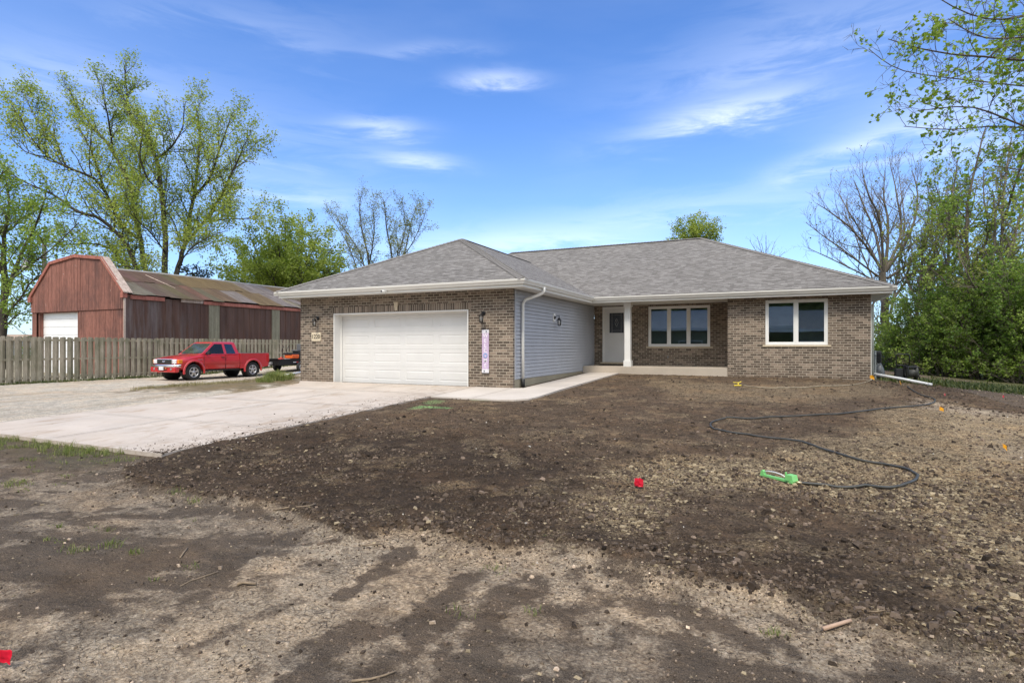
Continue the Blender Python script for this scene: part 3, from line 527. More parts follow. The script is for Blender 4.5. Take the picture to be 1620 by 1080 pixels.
def house():
    h=thing('brick_house','new single-storey brick ranch house with white double garage door and grey shingle roof','house',(-6,20,-1.1))
    # garage front
    mb=MB(); wall_holes(mb,'y',13.81,13.91,-14.1,-6.41,-1.35,WT,[(-12.68,-7.79,-2,1.035)]); mb.box(-14.1,-14.0,13.912,19.9,-1.35,WT); mb.build('brick_wall',BRICK,h)
    MB().box(-12.78,-7.70,13.803,13.86,1.04,1.238).build('soldier_course',BRICKV,h)
    MB().prism([(-10.33,1.33),(-10.19,1.33),(-10.215,1.075),(-10.305,1.075)],1,13.775,13.86).build('keystone',STONE,h)
    g=thing('garage_door',None,None); g.parent=h
    f=MB(); f.box(-12.68,-12.655,13.79,14.14,-1.16,1.035); f.box(-7.815,-7.79,13.79,14.14,-1.16,1.035); f.box(-12.655,-7.815,13.79,14.14,1.01,1.035)
    f.box(-12.655,-12.60,14.075,14.10,-1.16,1.01); f.box(-7.87,-7.815,14.075,14.10,-1.16,1.01); f.box(-12.60,-7.87,14.075,14.10,.965,1.01); f.build('jamb',VINYL,g)
    W0,W1=-12.62,-7.85; cw=(W1-W0)/4; hh=2.13/4
    for r in range(4):
        p=MB(); z0=-1.135+hh*r; z1=z0+hh-.003; Y=14.11; us=[W0]; 
        holes=[]
        for c in range(4): holes.append((W0+cw*c+.10,W0+cw*(c+1)-.10,z0+.115,z1-.115))
        wall_holes(p,'y',Y,Y+.045,W0,W1,z0,z1,holes)
        for (a,b,zl,zh) in holes:
            def ring(o1,y1,o2,y2):
                q=[(a+o1,zl+o1),(b-o1,zl+o1),(b-o1,zh-o1),(a+o1,zh-o1)]; w=[(a+o2,zl+o2),(b-o2,zl+o2),(b-o2,zh-o2),(a+o2,zh-o2)]
                for i in range(4): j=(i+1)%4; p.add([(q[i][0],y1,q[i][1]),(q[j][0],y1,q[j][1]),(w[j][0],y2,w[j][1]),(w[i][0],y2,w[i][1])],[(0,1,2,3)])
            ring(0,Y,.012,Y+.007); ring(.012,Y+.007,.024,Y+.007); ring(.024,Y+.007,.05,Y+.001); p.add([(a+.05,Y+.001,zl+.05),(b-.05,Y+.001,zl+.05),(b-.05,Y+.001,zh-.05),(a+.05,Y+.001,zh-.05)],[(0,1,2,3)])
        p.build('door_section',DOORW,g,False)
    MB().box(W0,W1,14.105,14.15,-1.165,-1.137).build('bottom_seal',BLACKP,g)
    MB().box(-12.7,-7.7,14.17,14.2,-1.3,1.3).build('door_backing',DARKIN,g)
    # siding return
    mb=MB(); lap_siding(mb,'x',-6.425,13.91,21.42,-.905,WT,1); mb.build('siding_wall',SIDING,h,False)
    MB().box(-6.52,-6.43,13.92,21.42,-1.3,WT).build('sheathing',SIDING,h)
    MB().box(-6.55,-6.397,13.912,13.985,-.905,WT-.002).build('corner_trim',SIDING,h)
    MB().box(-6.56,-6.418,13.92,19.93,-1.4,-.907).build('foundation',FOUND,h)
    # porch wall, bump, sides
    mb=MB(); wall_holes(mb,'y',21.42,21.52,-6.41,-1.4,-1.3,WT,[(-6.08,-5.0,-.66,1.535),(-4.31,-2.10,0.0,1.5)]); mb.build('brick_wall',BRICK,h)
    MB().box(-4.36,-2.05,21.412,21.46,1.503,1.565).build('soldier_course',BRICKV,h); MB().box(-6.12,-4.96,21.412,21.46,1.54,1.566).build('soldier_course',BRICKV,h)
    mb=MB(); wall_holes(mb,'y',19.9,20.0,-1.4,2.63,-1.45,WT,[(-.26,1.50,.05,1.485)]); mb.box(-1.4,-1.3,20.002,21.42,-1.3,WT); mb.build('brick_wall',BRICK,h)
    mb=MB(); mb.box(2.50,2.615,20.0,30.95,-1.3,WT); mb.box(-17.4,2.5,30.85,30.95,-1.3,WT); mb.box(-17.4,-17.3,19.9,30.85,-1.3,WT); mb.box(-17.3,-14.1,19.9,20.0,-1.3,WT); mb.build('siding_wall',SIDING,h)
    MB().box(2.60,2.665,20.003,20.09,-1.15,WT-.002).build('corner_trim',VINYL,h)
    window_unit(h,-4.31,-2.10,.0,1.5,21.42,3,label='triple casement window behind the porch')
    window_unit(h,-.26,1.50,.05,1.485,19.9,2,label='double casement window in the projecting brick bay')
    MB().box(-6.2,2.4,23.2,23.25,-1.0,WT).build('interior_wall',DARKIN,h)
    # porch slab and column
    MB().bev(-6.405,-1.405,19.92,21.415,-1.35,-.722,.012).build('porch_slab',PORCHC,h)
    c=MB(); c.bev(-4.865,-4.655,19.955,20.165,-.55,1.42,.006); c.bev(-4.895,-4.625,19.925,20.195,-.72,-.50,.008); c.box(-4.88,-4.64,19.94,20.18,1.40,1.43); c.bev(-4.895,-4.625,19.925,20.195,1.43,1.575,.008); c.build('porch_column',VINYL,h)
    # front door
    d=thing('front_door',None,None); d.parent=h
    f=MB(); f.box(-6.08,-6.0,21.40,21.54,-.60,1.535); f.box(-5.08,-5.0,21.40,21.54,-.60,1.535); f.box(-6.0,-5.08,21.40,21.54,1.46,1.535); f.build('door_frame',VINYL,d)
    MB().box(-6.15,-4.95,21.34,21.55,-.665,-.602).build('threshold',STONE,d)
    l=MB(); wall_holes(l,'y',21.455,21.495,-6.0,-5.08,-.60,1.46,[(-5.82,-5.26,.53,1.30)])
    for (a,b) in ((-5.86,-5.59),(-5.49,-5.22)):
        l.box(a,b,21.448,21.456,-.40,.27); l.box(a+.04,b-.04,21.444,21.449,-.36,.23)
    l.build('door_leaf',DOORW,d,False)
    MB().box(-5.82,-5.26,21.47,21.476,.53,1.30).build('door_glass',plain('leaded_glass',(.045,.05,.06),.18,0,.35,40),d)
    cm=MB()
    for x in (-5.72,-5.36): cm.tube([(x,21.466,.53),(x,21.466,1.30)],.005,4)
    for s in (-1,1):
        for (zc,w,hh2) in ((.92,.06,.30),(.86,.035,.14),(1.02,.035,.12)):
            cm.tube([(-5.54+s*w*math.sin(t*PI/12)*(1 if t%12 else 1),21.466,zc-hh2/2+hh2*t/12) for t in range(13)],.004,4)
    for zc in (.62,1.22): cm.tube([(-5.72,21.466,zc),(-5.36,21.466,zc)],.004,4)
    cm.build('came_pattern',plain('lead_came',(.45,.46,.45),.4,.6),d)
    MB().lathe((-5.15,21.42,.0),1,[(.028,-.03),(.03,0),(.012,.01),(.012,.035)],12).build('door_knob',BLACKM,d); MB().lathe((-5.15,21.42,.14),1,[(.02,.0),(.026,.012),(.026,.035)],12).build('deadbolt',BLACKM,d)
    # eaves: soffit, fascia, gutter follow the eave line
    EP=[(-14.52,22.5),(-14.52,13.33),(-5.92,13.33),(-5.92,19.48),(3.09,19.48),(3.09,31.35)]
    mb=MB(); sweep(mb,EP,[(0,1.565),(.018,1.565),(.018,1.76),(0,1.76)]); sweep(mb,EP,[(-.03,1.556),(.022,1.556),(.022,1.566),(-.03,1.566)]); mb.build('fascia',WHITE,h)
    mb=MB(); sweep(mb,EP,[(-.02,1.568),(-.75,1.572),(-.75,1.60),(-.02,1.60)]); mb.box(-6.4,2.6,19.5,21.4,1.5745,1.60); mb.build('soffit',SOFF,h)
    EG=[(-14.52,13.33),(-5.92,13.33),(-5.92,19.48),(3.09,19.48)]
    gp_=[(.02,1.635),(.075,1.632),(.085,1.665),(.118,1.70),(.128,1.735),(.128,1.752),(.118,1.752),(.116,1.738),(.075,1.70),(.068,1.645),(.024,1.647),(.024,1.75),(.02,1.75)]
    mb=MB(); sweep(mb,[(-14.64,13.33)]+EG[1:3]+[(3.21,19.48)],gp_); 
    mb.box(-14.645,-14.638,13.21,13.31,1.635,1.752); mb.box(3.207,3.214,19.36,19.46,1.635,1.752); mb.build('gutter',WHITE,h)
    mb=MB(); sweep(mb,[(-14.52,22.5),(-14.52,13.345)],gp_); mb.build('gutter',WHITE,h)
    mb=MB(); sweep(mb,[(3.09,19.495),(3.09,31.35)],gp_); mb.build('gutter',WHITE,h)
    # downspouts
    ds=MB(); ds.smooth=True
    ds.tube([(-5.83,14.62,1.66),(-5.83,14.62,1.54),(-5.90,14.60,1.47),(-6.29,14.36,1.30),(-6.345,14.33,1.20),(-6.345,14.33,.4),(-6.345,14.33,-.93)],.042,10); ds.build('downspout',WHITE,h)
    MB().tube([(-6.345,14.33,-.90),(-6.345,14.33,-1.0),(-6.33,14.30,-1.115)],.055,10).build('downspout_boot',BLACKP,h)
    MB().tube([(-14.58,13.5,1.64),(-14.57,13.5,1.56),(-14.5,13.55,1.50),(-14.19,13.9,1.32),(-14.15,13.95,1.2),(-14.15,13.95,-1.1)],.04,10).build('downspout',WHITE,h)
    MB().tube([(3.14,19.75,1.64),(3.13,19.75,1.57),(3.05,19.8,1.50),(2.74,20.0,1.36),(2.70,20.05,1.26),(2.70,20.05,-1.05)],.035,10).build('downspout',plain('pale_downspout',(.55,.60,.56),.4),h)
    # roof
    m=MB(); GE=(-14.58,13.27,-5.86); HW=(GE[2]-GE[0])/2; gx=(GE[0]+GE[2])/2; az=ZE+HW*SL; ya=GE[1]+HW
    ML,MR,MF,MBk=-17.9,3.15,19.42,31.4; HD=(MBk-MF)/2; rz=ZE+HD*SL; ry=(MF+MBk)/2
    yv=MF+HW*1.0
    a=(GE[0],GE[1],ZE); b=(GE[2],GE[1],ZE); A=(gx,ya,az)
    V=(gx,MF+HW,az)
    m.poly([a,b,A]); m.poly([b,(GE[2],MF,ZE),V,A]); m.poly([(GE[0],MF,ZE),a,A,V])
    Rr=(MR-HD,ry,rz); Rl=(ML+HD,ry,rz)
    m.poly([(ML,MF,ZE),(GE[0],MF,ZE),V,(GE[2],MF,ZE),(MR,MF,ZE),Rr,Rl]); m.poly([(MR,MF,ZE),(MR,MBk,ZE),Rr]); m.poly([(MR,MBk,ZE),(ML,MBk,ZE),Rl,Rr]); m.poly([(ML,MBk,ZE),(ML,MF,ZE),Rl])
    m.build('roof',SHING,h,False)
    m=MB(); sweep(m,[(-14.52,22.5),(-14.52,13.33),(-5.92,13.33),(-5.92,19.48),(3.09,19.48),(3.09,31.35)],[(-.35,ZE+.02),(-.35,ZE-.02),(.062,ZE-.02),(.062,ZE-.003),(.0,ZE+.028)]); m.build('drip_edge',plain('shingle_edge',(.12,.11,.10),.9),h)
    cp=MB()
    def cap(p,q,w=.15):
        p=Vector(p); q=Vector(q); d=(q-p); Lg=d.length; d.normalize(); s=d.cross(UP).normalized(); n=int(Lg/.14); u=s.cross(d)
        for i in range(n):
            c0=p+d*(Lg*i/n); c1=p+d*(Lg*(i+1)/n+.02); dr=w*.34
            l0,l1=.012,.026
            vs=[c0-s*w-UP*(dr-l0),c0+UP*l0*1.4,c0+s*w-UP*(dr-l0),c1-s*w-UP*(dr-l1),c1+UP*l1*1.2,c1+s*w-UP*(dr-l1)]
            cp.add(vs,[(0,1,4,3),(1,2,5,4),(3,4,1,0)][:2]); cp.add([vs[3],vs[4],c1+UP*.0],[(0,1,2)])
    RC=plain('ridge_shingle',(.205,.19,.175),.92,0,.25,40,.3)
    for pq in ((A,a),(A,b),(A,V),(Rr,(MR,MF,ZE)),(Rl,Rr)): cp=MB(); cap(*pq); cp.build('ridge_cap',RC,h,False)
    # fittings
    lamp_parts(h,(-13.34,13.80,.91),(0,-1,0)); lamp_parts(h,(-7.30,13.80,.92),(0,-1,0))
    lamp_parts(h,(-6.395,16.95,.93),(1,0,0)); MB().bev(-6.425,-6.39,16.86,17.04,.80,1.06,.008).build('lamp_block',VINYL,h)
    p=thing('address_plaque',None,None); p.parent=h
    MB().bev(-13.60,-13.22,13.780,13.83,.175,.45,.006).build('plaque_stone',plain('plaque_stone',(.62,.53,.39),.85,0,.06,12),p)
    txt('1220',.19,.003,(-13.41,13.776,.312),(R(90),0,0),plain('engraved_digits',(.035,.03,.025),.7),p,'digits',sx=.92)
    cmr=thing('floodlight_camera',None,None); cmr.parent=h
    MB().lathe((-10.25,13.30,1.61),1,[(.04,0),(.04,-.02),(.015,-.03)],14).tube([(-10.25,13.29,1.61),(-10.26,13.24,1.60)],.014,8).build('mount',VINYL,cmr)
    MB().lathe((-10.27,13.17,1.595),1,[(.030,.08),(.034,.06),(.034,-.05),(.028,-.055)],14).build('camera_body',VINYL,cmr)
    MB().lathe((-10.27,13.17,1.595),1,[(.027,-.05),(.026,-.0605)],14).build('lens',BLACKP,cmr)
    MB().lathe((-3.58,21.41,-.38),1,[(.035,.0),(.035,-.02),(.018,-.03),(.016,-.07)],12).tube([(-3.58,21.34,-.38),(-3.58,21.33,-.43)],.014,8).build('spigot',plain('zinc',(.6,.62,.64),.3,.8),h)
    return h
def txt(s,size,ext,loc,rot,mat,parent,name,sx=1,align='CENTER'):
    cu=bpy.data.curves.new('t','FONT'); cu.body=s; cu.size=size; cu.extrude=ext; cu.align_x=align; cu.align_y='CENTER'; cu.offset=size*.006
    o=bpy.data.objects.new('t',cu); COL.objects.link(o); bpy.context.view_layer.update(); me=bpy.data.meshes.new_from_object(o.evaluated_get(bpy.context.evaluated_depsgraph_get())); bpy.data.objects.remove(o)
    M=Matrix.LocRotScale(Vector(loc),Matrix.Rotation(rot[2],3,'Z')@Matrix.Rotation(rot[1],3,'Y')@Matrix.Rotation(rot[0],3,'X'),Vector((sx,1,1))); me.transform(M); me.materials.clear()
    return link(name,me,mat,parent)
HOUSE=house()
def banner():
    t=thing('welcome_sign','narrow lilac welcome banner hanging on the brick right of the garage door','banner',(-7.235,13.79,-.73))
    w=plain('banner_cloth',(.52,.40,.56),.7,0,.10,14); X,Y=-7.235,13.775
    MB().box(X-.105,X+.105,Y,Y+.008,-.72,.46).build('cloth',w,t); em=plain('banner_ends',(.66,.64,.68),.7,0,.12,30)
    for (a,b) in ((.37,.465),(-.725,-.62)): MB().box(X-.107,X+.107,Y-.003,Y+.011,a,b).build('end_panel',em,t)
    MB().tube([(X-.115,Y+.004,-.735),(X+.115,Y+.004,-.735)],.011,8).build('rod',BLACKM,t); MB().tube([(X-.115,Y+.004,.475),(X+.115,Y+.004,.475)],.008,8).build('rod',BLACKM,t)
    MB().tube([(X-.1,Y+.004,.48),(X,Y+.004,.53),(X+.1,Y+.004,.48)],.003,4).build('hanging_cord',BLACKM,t)
    wm=plain('banner_letters',(.80,.79,.82),.6)
    for i,ch in enumerate('WELC'): txt(ch,.15,.002,(X,Y-.003,.30-.137*i),(R(90),0,0),wm,t,'letter')
    MB().lathe((X,Y-.004,.30-.137*4),1,[(.066,.004),(.066,-.002),(.040,-.002),(.040,.004)],18,False).build('wreath',plain('blue_wreath',(.22,.36,.62),.7,0,.4,60),t)
    for i,ch in ((5,'M'),(6,'E')): txt(ch,.135,.002,(X,Y-.003,.29-.137*i),(R(90),0,0),wm,t,'letter')
    tp=plain('teal_print',(.08,.13,.17),.7)
    MB().tube([(X+.02,Y-.006,.39),(X+.045,Y-.006,.42),(X+.01,Y-.006,.44)],.010,5).build('printed_bow',tp,t); MB().tube([(X-.05,Y-.006,-.66),(X-.02,Y-.006,-.67),(X-.04,Y-.006,-.70)],.010,5).build('printed_bow',tp,t)
banner()
def small_porch():
    tag(MB().bev(-6.05,-5.2,20.75,21.3,-.72,-.705,.004).build('doormat',plain('dark_mat',(.02,.018,.016),.95)),'dark brown doormat lying before the white front door','doormat')
small_porch()

# ------------------------------------------------------------------ barn
def barn():
    RED=(.26,.082,.055); b=thing('gambrel_barn','weathered red board barn with gambrel front and rusty metal roof behind the fence','barn',(-34.7,25,-1.4))
    redw=wood_mat('red_boards',(.15,.066,.050),(.33,.150,.115),(5,5,.5)); redt=wood_mat('red_trim',(.24,.085,.062),(.40,.16,.125),(2,2,2)); greyt=wood_mat('weathered_trim',(.36,.27,.22),(.52,.43,.37),(2,2,3))
    # mildew and peeling on the old boards
    nt=redw.node_tree; bs=nt.nodes['Principled BSDF']; src=bs.inputs['Base Color'].links[0].from_socket; v=coords(nt,'Object',(1,1,.55))
    k=mixc(nt,M2(nt,'MULTIPLY',ramp(nt,noise(nt,v,.75,7,.72),[(.47,(0,0,0)),(.66,(1,1,1))]),.75),src,(.085,.050,.045)); k=mixc(nt,ramp(nt,noise(nt,v,3.4,5,.7),[(.69,(0,0,0)),(.73,(1,1,1))]),k,(.50,.42,.38)); L(nt,k,bs.inputs['Base Color'])
    Y=17.84; zb=-1.6
    out=[(-39.14,2.86),(-37.17,4.66),(-34.69,4.92),(-32.21,4.64),(-30.36,2.78)]
    def top(x): return float(np.interp(x,[p[0] for p in out],[p[1] for p in out]))
    up=MB(); lo=MB(); x=-39.14; rnd=random.Random(3)
    while x<-30.4:
        w=rnd.choice((.19,.23,.28,.31)); x1=min(x+w,-30.36); y=Y-rnd.uniform(0,.012); g=.008
        vs=[(x+g,1.95),(x1-g,1.95),(x1-g,top(x1)),(x+g,top(x))]
        up.prism(vs,1,y-.02,Y+.01)
        for (a,c) in ((x+g,x1-g),):
            if c<-38.47 or a>-34.63: lo.box(a,c,y+.03,Y+.05,zb,1.96)
        x=x1
    up.build('gable_boards',redw,b); lo.build('wall_boards',redw,b)
    MB().prism([(-39.1,zb),(-30.45,zb),(-30.45,2.6),(-34.7,4.3),(-39.05,2.6)],1,Y+.9,Y+.95).build('inner_gable',plain('barn_gap',(.05,.02,.016),.9),b)
    MB().box(-30.5,-30.38,Y+.02,Y+.9,zb,2.7).box(-39.1,-39.0,Y+.02,Y+.9,zb,2.7).build('corner_return',redw,b)
    MB().box(-38.5,-34.6,Y+.06,Y+.4,1.90,1.955).box(-38.52,-38.45,Y+.06,Y+.4,zb,1.9).box(-34.63,-34.56,Y+.06,Y+.4,zb,1.9).build('door_recess',redw,b)
    d=MB(); z=zb
    while z<1.9:
        d.prism([(Y+.30,z),(Y+.27,z+.02),(Y+.27,z+.42),(Y+.30,z+.445),(Y+.35,z+.445),(Y+.35,z)],0,-38.45,-34.63); z+=.45
    d.build('overhead_door',plain('white_ribbed_door',(.78,.78,.78),.45,0,.03,2),b)
    tr=MB()
    def trim(mb,p,q,w,y0,y1):
        p=Vector((p[0],0,p[1]));q=Vector((q[0],0,q[1])); dd=(q-p).normalized(); n=Vector((-dd.z,0,dd.x))*w
        mb.prism([(p.x,p.z),(q.x,q.z),(q.x-n.x,q.z-n.z),(p.x-n.x,p.z-n.z)],1,y0,y1)
    for i in range(3): trim(tr,(out[i][0]-(.1 if i==0 else 0),out[i][1]+.12-(.05 if i==0 else 0)),(out[i+1][0],out[i+1][1]+.12),.17,Y-.10-.004*i,Y-.04)
    trim(tr,(-32.21,4.76),(-30.25,2.84),.16,Y-.116,Y-.04); tr.box(-39.3,-39.0,Y-.13,Y+.1,2.55,2.86); tr.box(-30.5,-30.28,Y-.13,Y+.1,2.52,2.80); tr.build('rake_trim',redt,b)
    MB().add([(-32.25,Y-.12,4.78),(-30.2,Y-.12,2.80),(-30.2,Y+.32,2.80),(-32.25,Y+.32,4.78),(-32.25,Y-.12,4.74),(-30.2,Y-.12,2.76),(-30.2,Y+.32,2.76),(-32.25,Y+.32,4.74)],[(0,1,2,3),(4,5,6,7),(0,1,5,4),(3,2,6,7)]).build('rake_cap',greyt,b)
    MB().box(-30.40,-30.33,Y-.03,Y+.05,zb,2.5).build('corner_board',greyt,b)
    lt=MB(); lt.add([(-39.14,Y,2.88),(-37.17,Y,4.72),(-34.69,Y,4.97),(-32.21,Y,4.70),(-39.14,Y+.32,2.88),(-37.17,Y+.32,4.72),(-34.69,Y+.32,4.97),(-32.21,Y+.32,4.70)],[(0,1,5,4),(1,2,6,5),(2,3,7,6)]); lt.build('front_roof',greyt,b,False)
    # long side
    sid=plain('rusty_side_sheet',(.088,.042,.027),.75,.1,.25,1.4,.3,stretch=(3,3,.35))
    nt=sid.node_tree; bs=nt.nodes['Principled BSDF']; src=bs.inputs['Base Color'].links[0].from_socket; v=coords(nt,'Object',(2,2,.22)); tc=coords(nt); sy=N(nt,'ShaderNodeSeparateXYZ'); L(nt,tc,sy.inputs[0])
    near=N(nt,'ShaderNodeMapRange'); near.inputs[1].default_value=22.3; near.inputs[2].default_value=19.5; L(nt,sy.outputs[1],near.inputs[0])
    k=mixc(nt,M2(nt,'MULTIPLY',ramp(nt,noise(nt,v,1.3,6,.65),[(.42,(0,0,0)),(.62,(1,1,1))]),M2(nt,'ADD',M2(nt,'MULTIPLY',near.outputs[0],.7),.22)),src,(.15,.115,.105)); L(nt,k,bs.inputs['Base Color'])
    s=MB(); y=Y+.05; n=0
    while y<46:
        o=.0 if n%2 else .018; s.box(-30.42,-30.365+o,y,y+.10 if n%2==0 else y+.32,zb,2.62); y+=.10 if n%2==0 else .32; n+=1
    s.build('side_wall',sid,b)
    pan=wood_mat('fibreglass_panel',(.17,.155,.105),(.28,.255,.185),(7,7,.6)); 
    for (y0,y1) in ((22.6,23.3),(27.2,27.85),(32.0,32.7),(37,37.7)): MB().box(-30.40,-30.325,y0,y1,zb,2.60).build('translucent_panel',pan,b)
    MB().box(-30.33,-30.27,Y+.25,19.9,2.47,2.68).build('fascia_board',redt,b); MB().box(-30.33,-30.28,20.85,22.2,2.50,2.70).build('fascia_board',greyt,b); MB().box(-30.33,-30.27,22.22,46,2.46,2.66).build('fascia_board',redt,b)
    # roof sheets, each with its own rust
    m,nt,bb=base('corrugated_roof',.6,.25,.4); a=N(nt,'ShaderNodeAttribute',attribute_name='rnd'); v=coords(nt,'Object',(1,3,1))
    k=mixc(nt,.85,a.outputs['Color'],ramp(nt,noise(nt,v,1.1,7,.7),[(.3,(.55,.5,.46)),(.55,(1,1,1)),(.75,(1.35,1.3,1.25))]),'MULTIPLY'); k=mixc(nt,M2(nt,'MULTIPLY',ramp(nt,noise(nt,coords(nt,'Object',(.25,9,.25)),1.3,6,.75),[(.46,(0,0,0)),(.62,(1,1,1))]),.7),k,(.095,.062,.038)); L(nt,k,bb.inputs['Base Color'])
    V=[];F=[];C=[]
    rust=(.120,.084,.056); och=(.165,.118,.058); lil=(.21,.185,.175); gre=(.24,.22,.20)
    def colr(y,row):
        r=random.Random(int(y*10)*7+row)
        if row==0: # lower half
            if y<19.2: return (.17,.155,.12)
            if y<24.6: return tuple(c*r.uniform(.85,1.2) for c in (.135,.090,.058))
            if y<25.6: return lil
            if y<27.6: return och
            if y<30.2: return lil
            return och if r.random()<.7 else rust
        if y<22.2: return tuple(c*r.uniform(.8,1.15) for c in rust)
        if y<26.6: return och if r.random()<.6 else (.15,.10,.05)
        if y<27.3: return (.16,.12,.06)
        if y<30.0: return lil
        if y<33: return och
        return rust if r.random()<.6 else och
    y0=Y+.30; sag=lambda y:.05*math.sin((y-18)*.35)
    for row,(t0,t1) in enumerate(((0,.53),(.5,1))):
        y=y0
        while y<46:
            w=.66; st=.076/4*1.0; cols=np.arange(0,w+.06,.022); c=colr(y,row); jj=random.uniform(-.03,.03); dz=.012*row+random.uniform(0,.01)
            for side in (1,-1):
                bI=len(V)
                for t in (t0,(t0+t1)/2,t1):
                    for q in cols:
                        yy=y+q; rid=4.46+(yy-18)*.012; ex=-30.2 if side==1 else -39.2; tt=t+(jj if t!=1 else 0); X=ex+(-34.7-ex)*tt; Z=2.73+(rid-2.73)*tt+sag(yy)*tt
                        V.append((X,yy,Z+.010*math.sin(q/.076*2*PI)+dz)); C.append((*c,1))
                nn=len(cols)
                for r in range(2):
                    for q in range(nn-1): a_=bI+r*nn+q; F.append((a_,a_+1,a_+nn+1,a_+nn))
            y+=w
    npmesh('roof',V,np.array(F).ravel(),4,m,b,True,{'rnd':C})
    rc=MB()
    for i in range(40):
        yy=y0+i*.7
        if yy>45.5: break
        z=4.46+(yy-18)*.012+.05*math.sin((yy-18)*.35)+.035; z2=4.46+(yy+.72-18)*.012+.05*math.sin((yy+.72-18)*.35)+.037
        rc.add([(-34.45,yy,z-.11),(-34.7,yy,z),(-34.95,yy,z-.11),(-34.45,yy+.72,z2-.11),(-34.7,yy+.72,z2),(-34.95,yy+.72,z2-.11)],[(0,1,4,3),(1,2,5,4)])
    rc.build('ridge_flashing',plain('galvanised',(.30,.28,.26),.6,.3,.2,3),b,False)
    MB().tube([(-33.7,21.0,4.22),(-31.9,21.6,3.42)],.025,5).build('loose_batten',greyt,b)
    MB().box(-39.1,-39.0,Y+.9,46,zb,2.7).box(-39,-30.5,45.9,46,zb,2.7).build('rear_walls',sid,b)
barn()
# ------------------------------------------------------------------ fence
def fence():
    f=thing('shadowbox_fence','weathered grey shadowbox board fence between the gravel lane and the barn','fence',(-27.8,18,-1.45))
    wd=wood_mat('weathered_pickets',(.235,.20,.145),(.46,.405,.31),(9,9,.8),.92,.55); rnd=random.Random(5); X=-27.8; ys=[]
    segs=[(3.2,5.6),(5.6,8.0),(8.0,10.4),(10.4,12.8),(12.8,15.2),(15.2,17.95),(17.95,20.4),(20.4,22.8),(22.8,25.2),(25.2,27.6),(27.6,30),(30,32.4),(32.4,34.8)]
    for i,(a,c) in enumerate(segs):
        far=a>17.9; m=MB(); y=a+.04; k=0; tp=.40 if not far else .425
        while y<c-.06:
            w=.142 if not far else .150; g0=float(zbase(X,y))
            for side,off in ((1,0),(-1,.138)):
                yy=y+off; 
                if yy+w>c+.05: continue
                t=rnd.uniform(-.02,.025)+(tp if not far else .42); x0=X+side*.045+ (0 if side>0 else -.018); zb=max(g0+.05+rnd.uniform(-.02,.03),-1.5); ln=rnd.uniform(-.006,.012); lx=rnd.uniform(0,.012)
                p=[(yy,zb),(yy+w,zb),(yy+w+ln,t-.025),(yy+w-.028+ln,t),(yy+.028+ln,t),(yy+ln,t-.025)]
                m.prism(p,0,x0+lx,x0+.018+lx)
            y+=.272 if not far else .262
        m.build('picket_panel',wd,f)
        for hz in (.36,.02 if far else -.02,1):
            r=MB(); 
            if hz==1: z=lambda y:float(zbase(X,y))+.22
            elif hz==.36: z=lambda y:tp-.13-(.12 if far else 0)
            else: z=lambda y:(tp+float(zbase(X,y)))/2+.02
            r.add([(X-.018,a,z(a)-.042),(X+.042,a,z(a)-.042),(X+.042,a,z(a)+.042),(X-.018,a,z(a)+.042),(X-.018,c,z(c)-.042),(X+.042,c,z(c)-.042),(X+.042,c,z(c)+.042),(X-.018,c,z(c)+.042)],[(0,1,2,3),(4,5,6,7),(0,1,5,4),(1,2,6,5),(2,3,7,6),(3,0,4,7)]); r.build('rail',wd,f)
        MB().box(X-.085,X+.03,c-.05,c+.05,-1.7,tp-.0).build('post',wd,f)
fence()
# ------------------------------------------------------------------ yard light on its pole, pale house and shed behind
def yard_light():
    t=thing('yard_light','grey dusk to dawn lamp on a tall wooden pole behind the red barn','lamp post',(-42.6,20.5,-1.2))
    p=onX(70,400,-42.6); 
    MB().tube([(p.x,p.y,-1.5),(p.x,p.y,3),(p.x,p.y,6.6)],[.16,.14,.12],10).build('pole',wood_mat('pole_wood',(.13,.11,.09),(.26,.23,.20),(6,6,.4)),t)
    g=plain('lamp_grey',(.36,.36,.38),.5,.3); q=at(42,419,(Vector(p).dot(FW)))
    MB().tube([(p.x,p.y,q.z-.55),(p.x*.6+q.x*.4,p.y*.6+q.y*.4,q.z-.05),(q.x,q.y,q.z+.10)],.035,6).build('arm',g,t)
    MB().lathe(q,2,[(.05,.38),(.16,.34),(.17,.10),(.27,.0),(.27,-.06)],16).build('lamp_head',g,t)
    MB().lathe(q,2,[(.26,-.06),(.25,-.25),(.18,-.34)],16).build('lamp_lens',plain('ribbed_lens',(.62,.62,.60),.3),t)
yard_light()
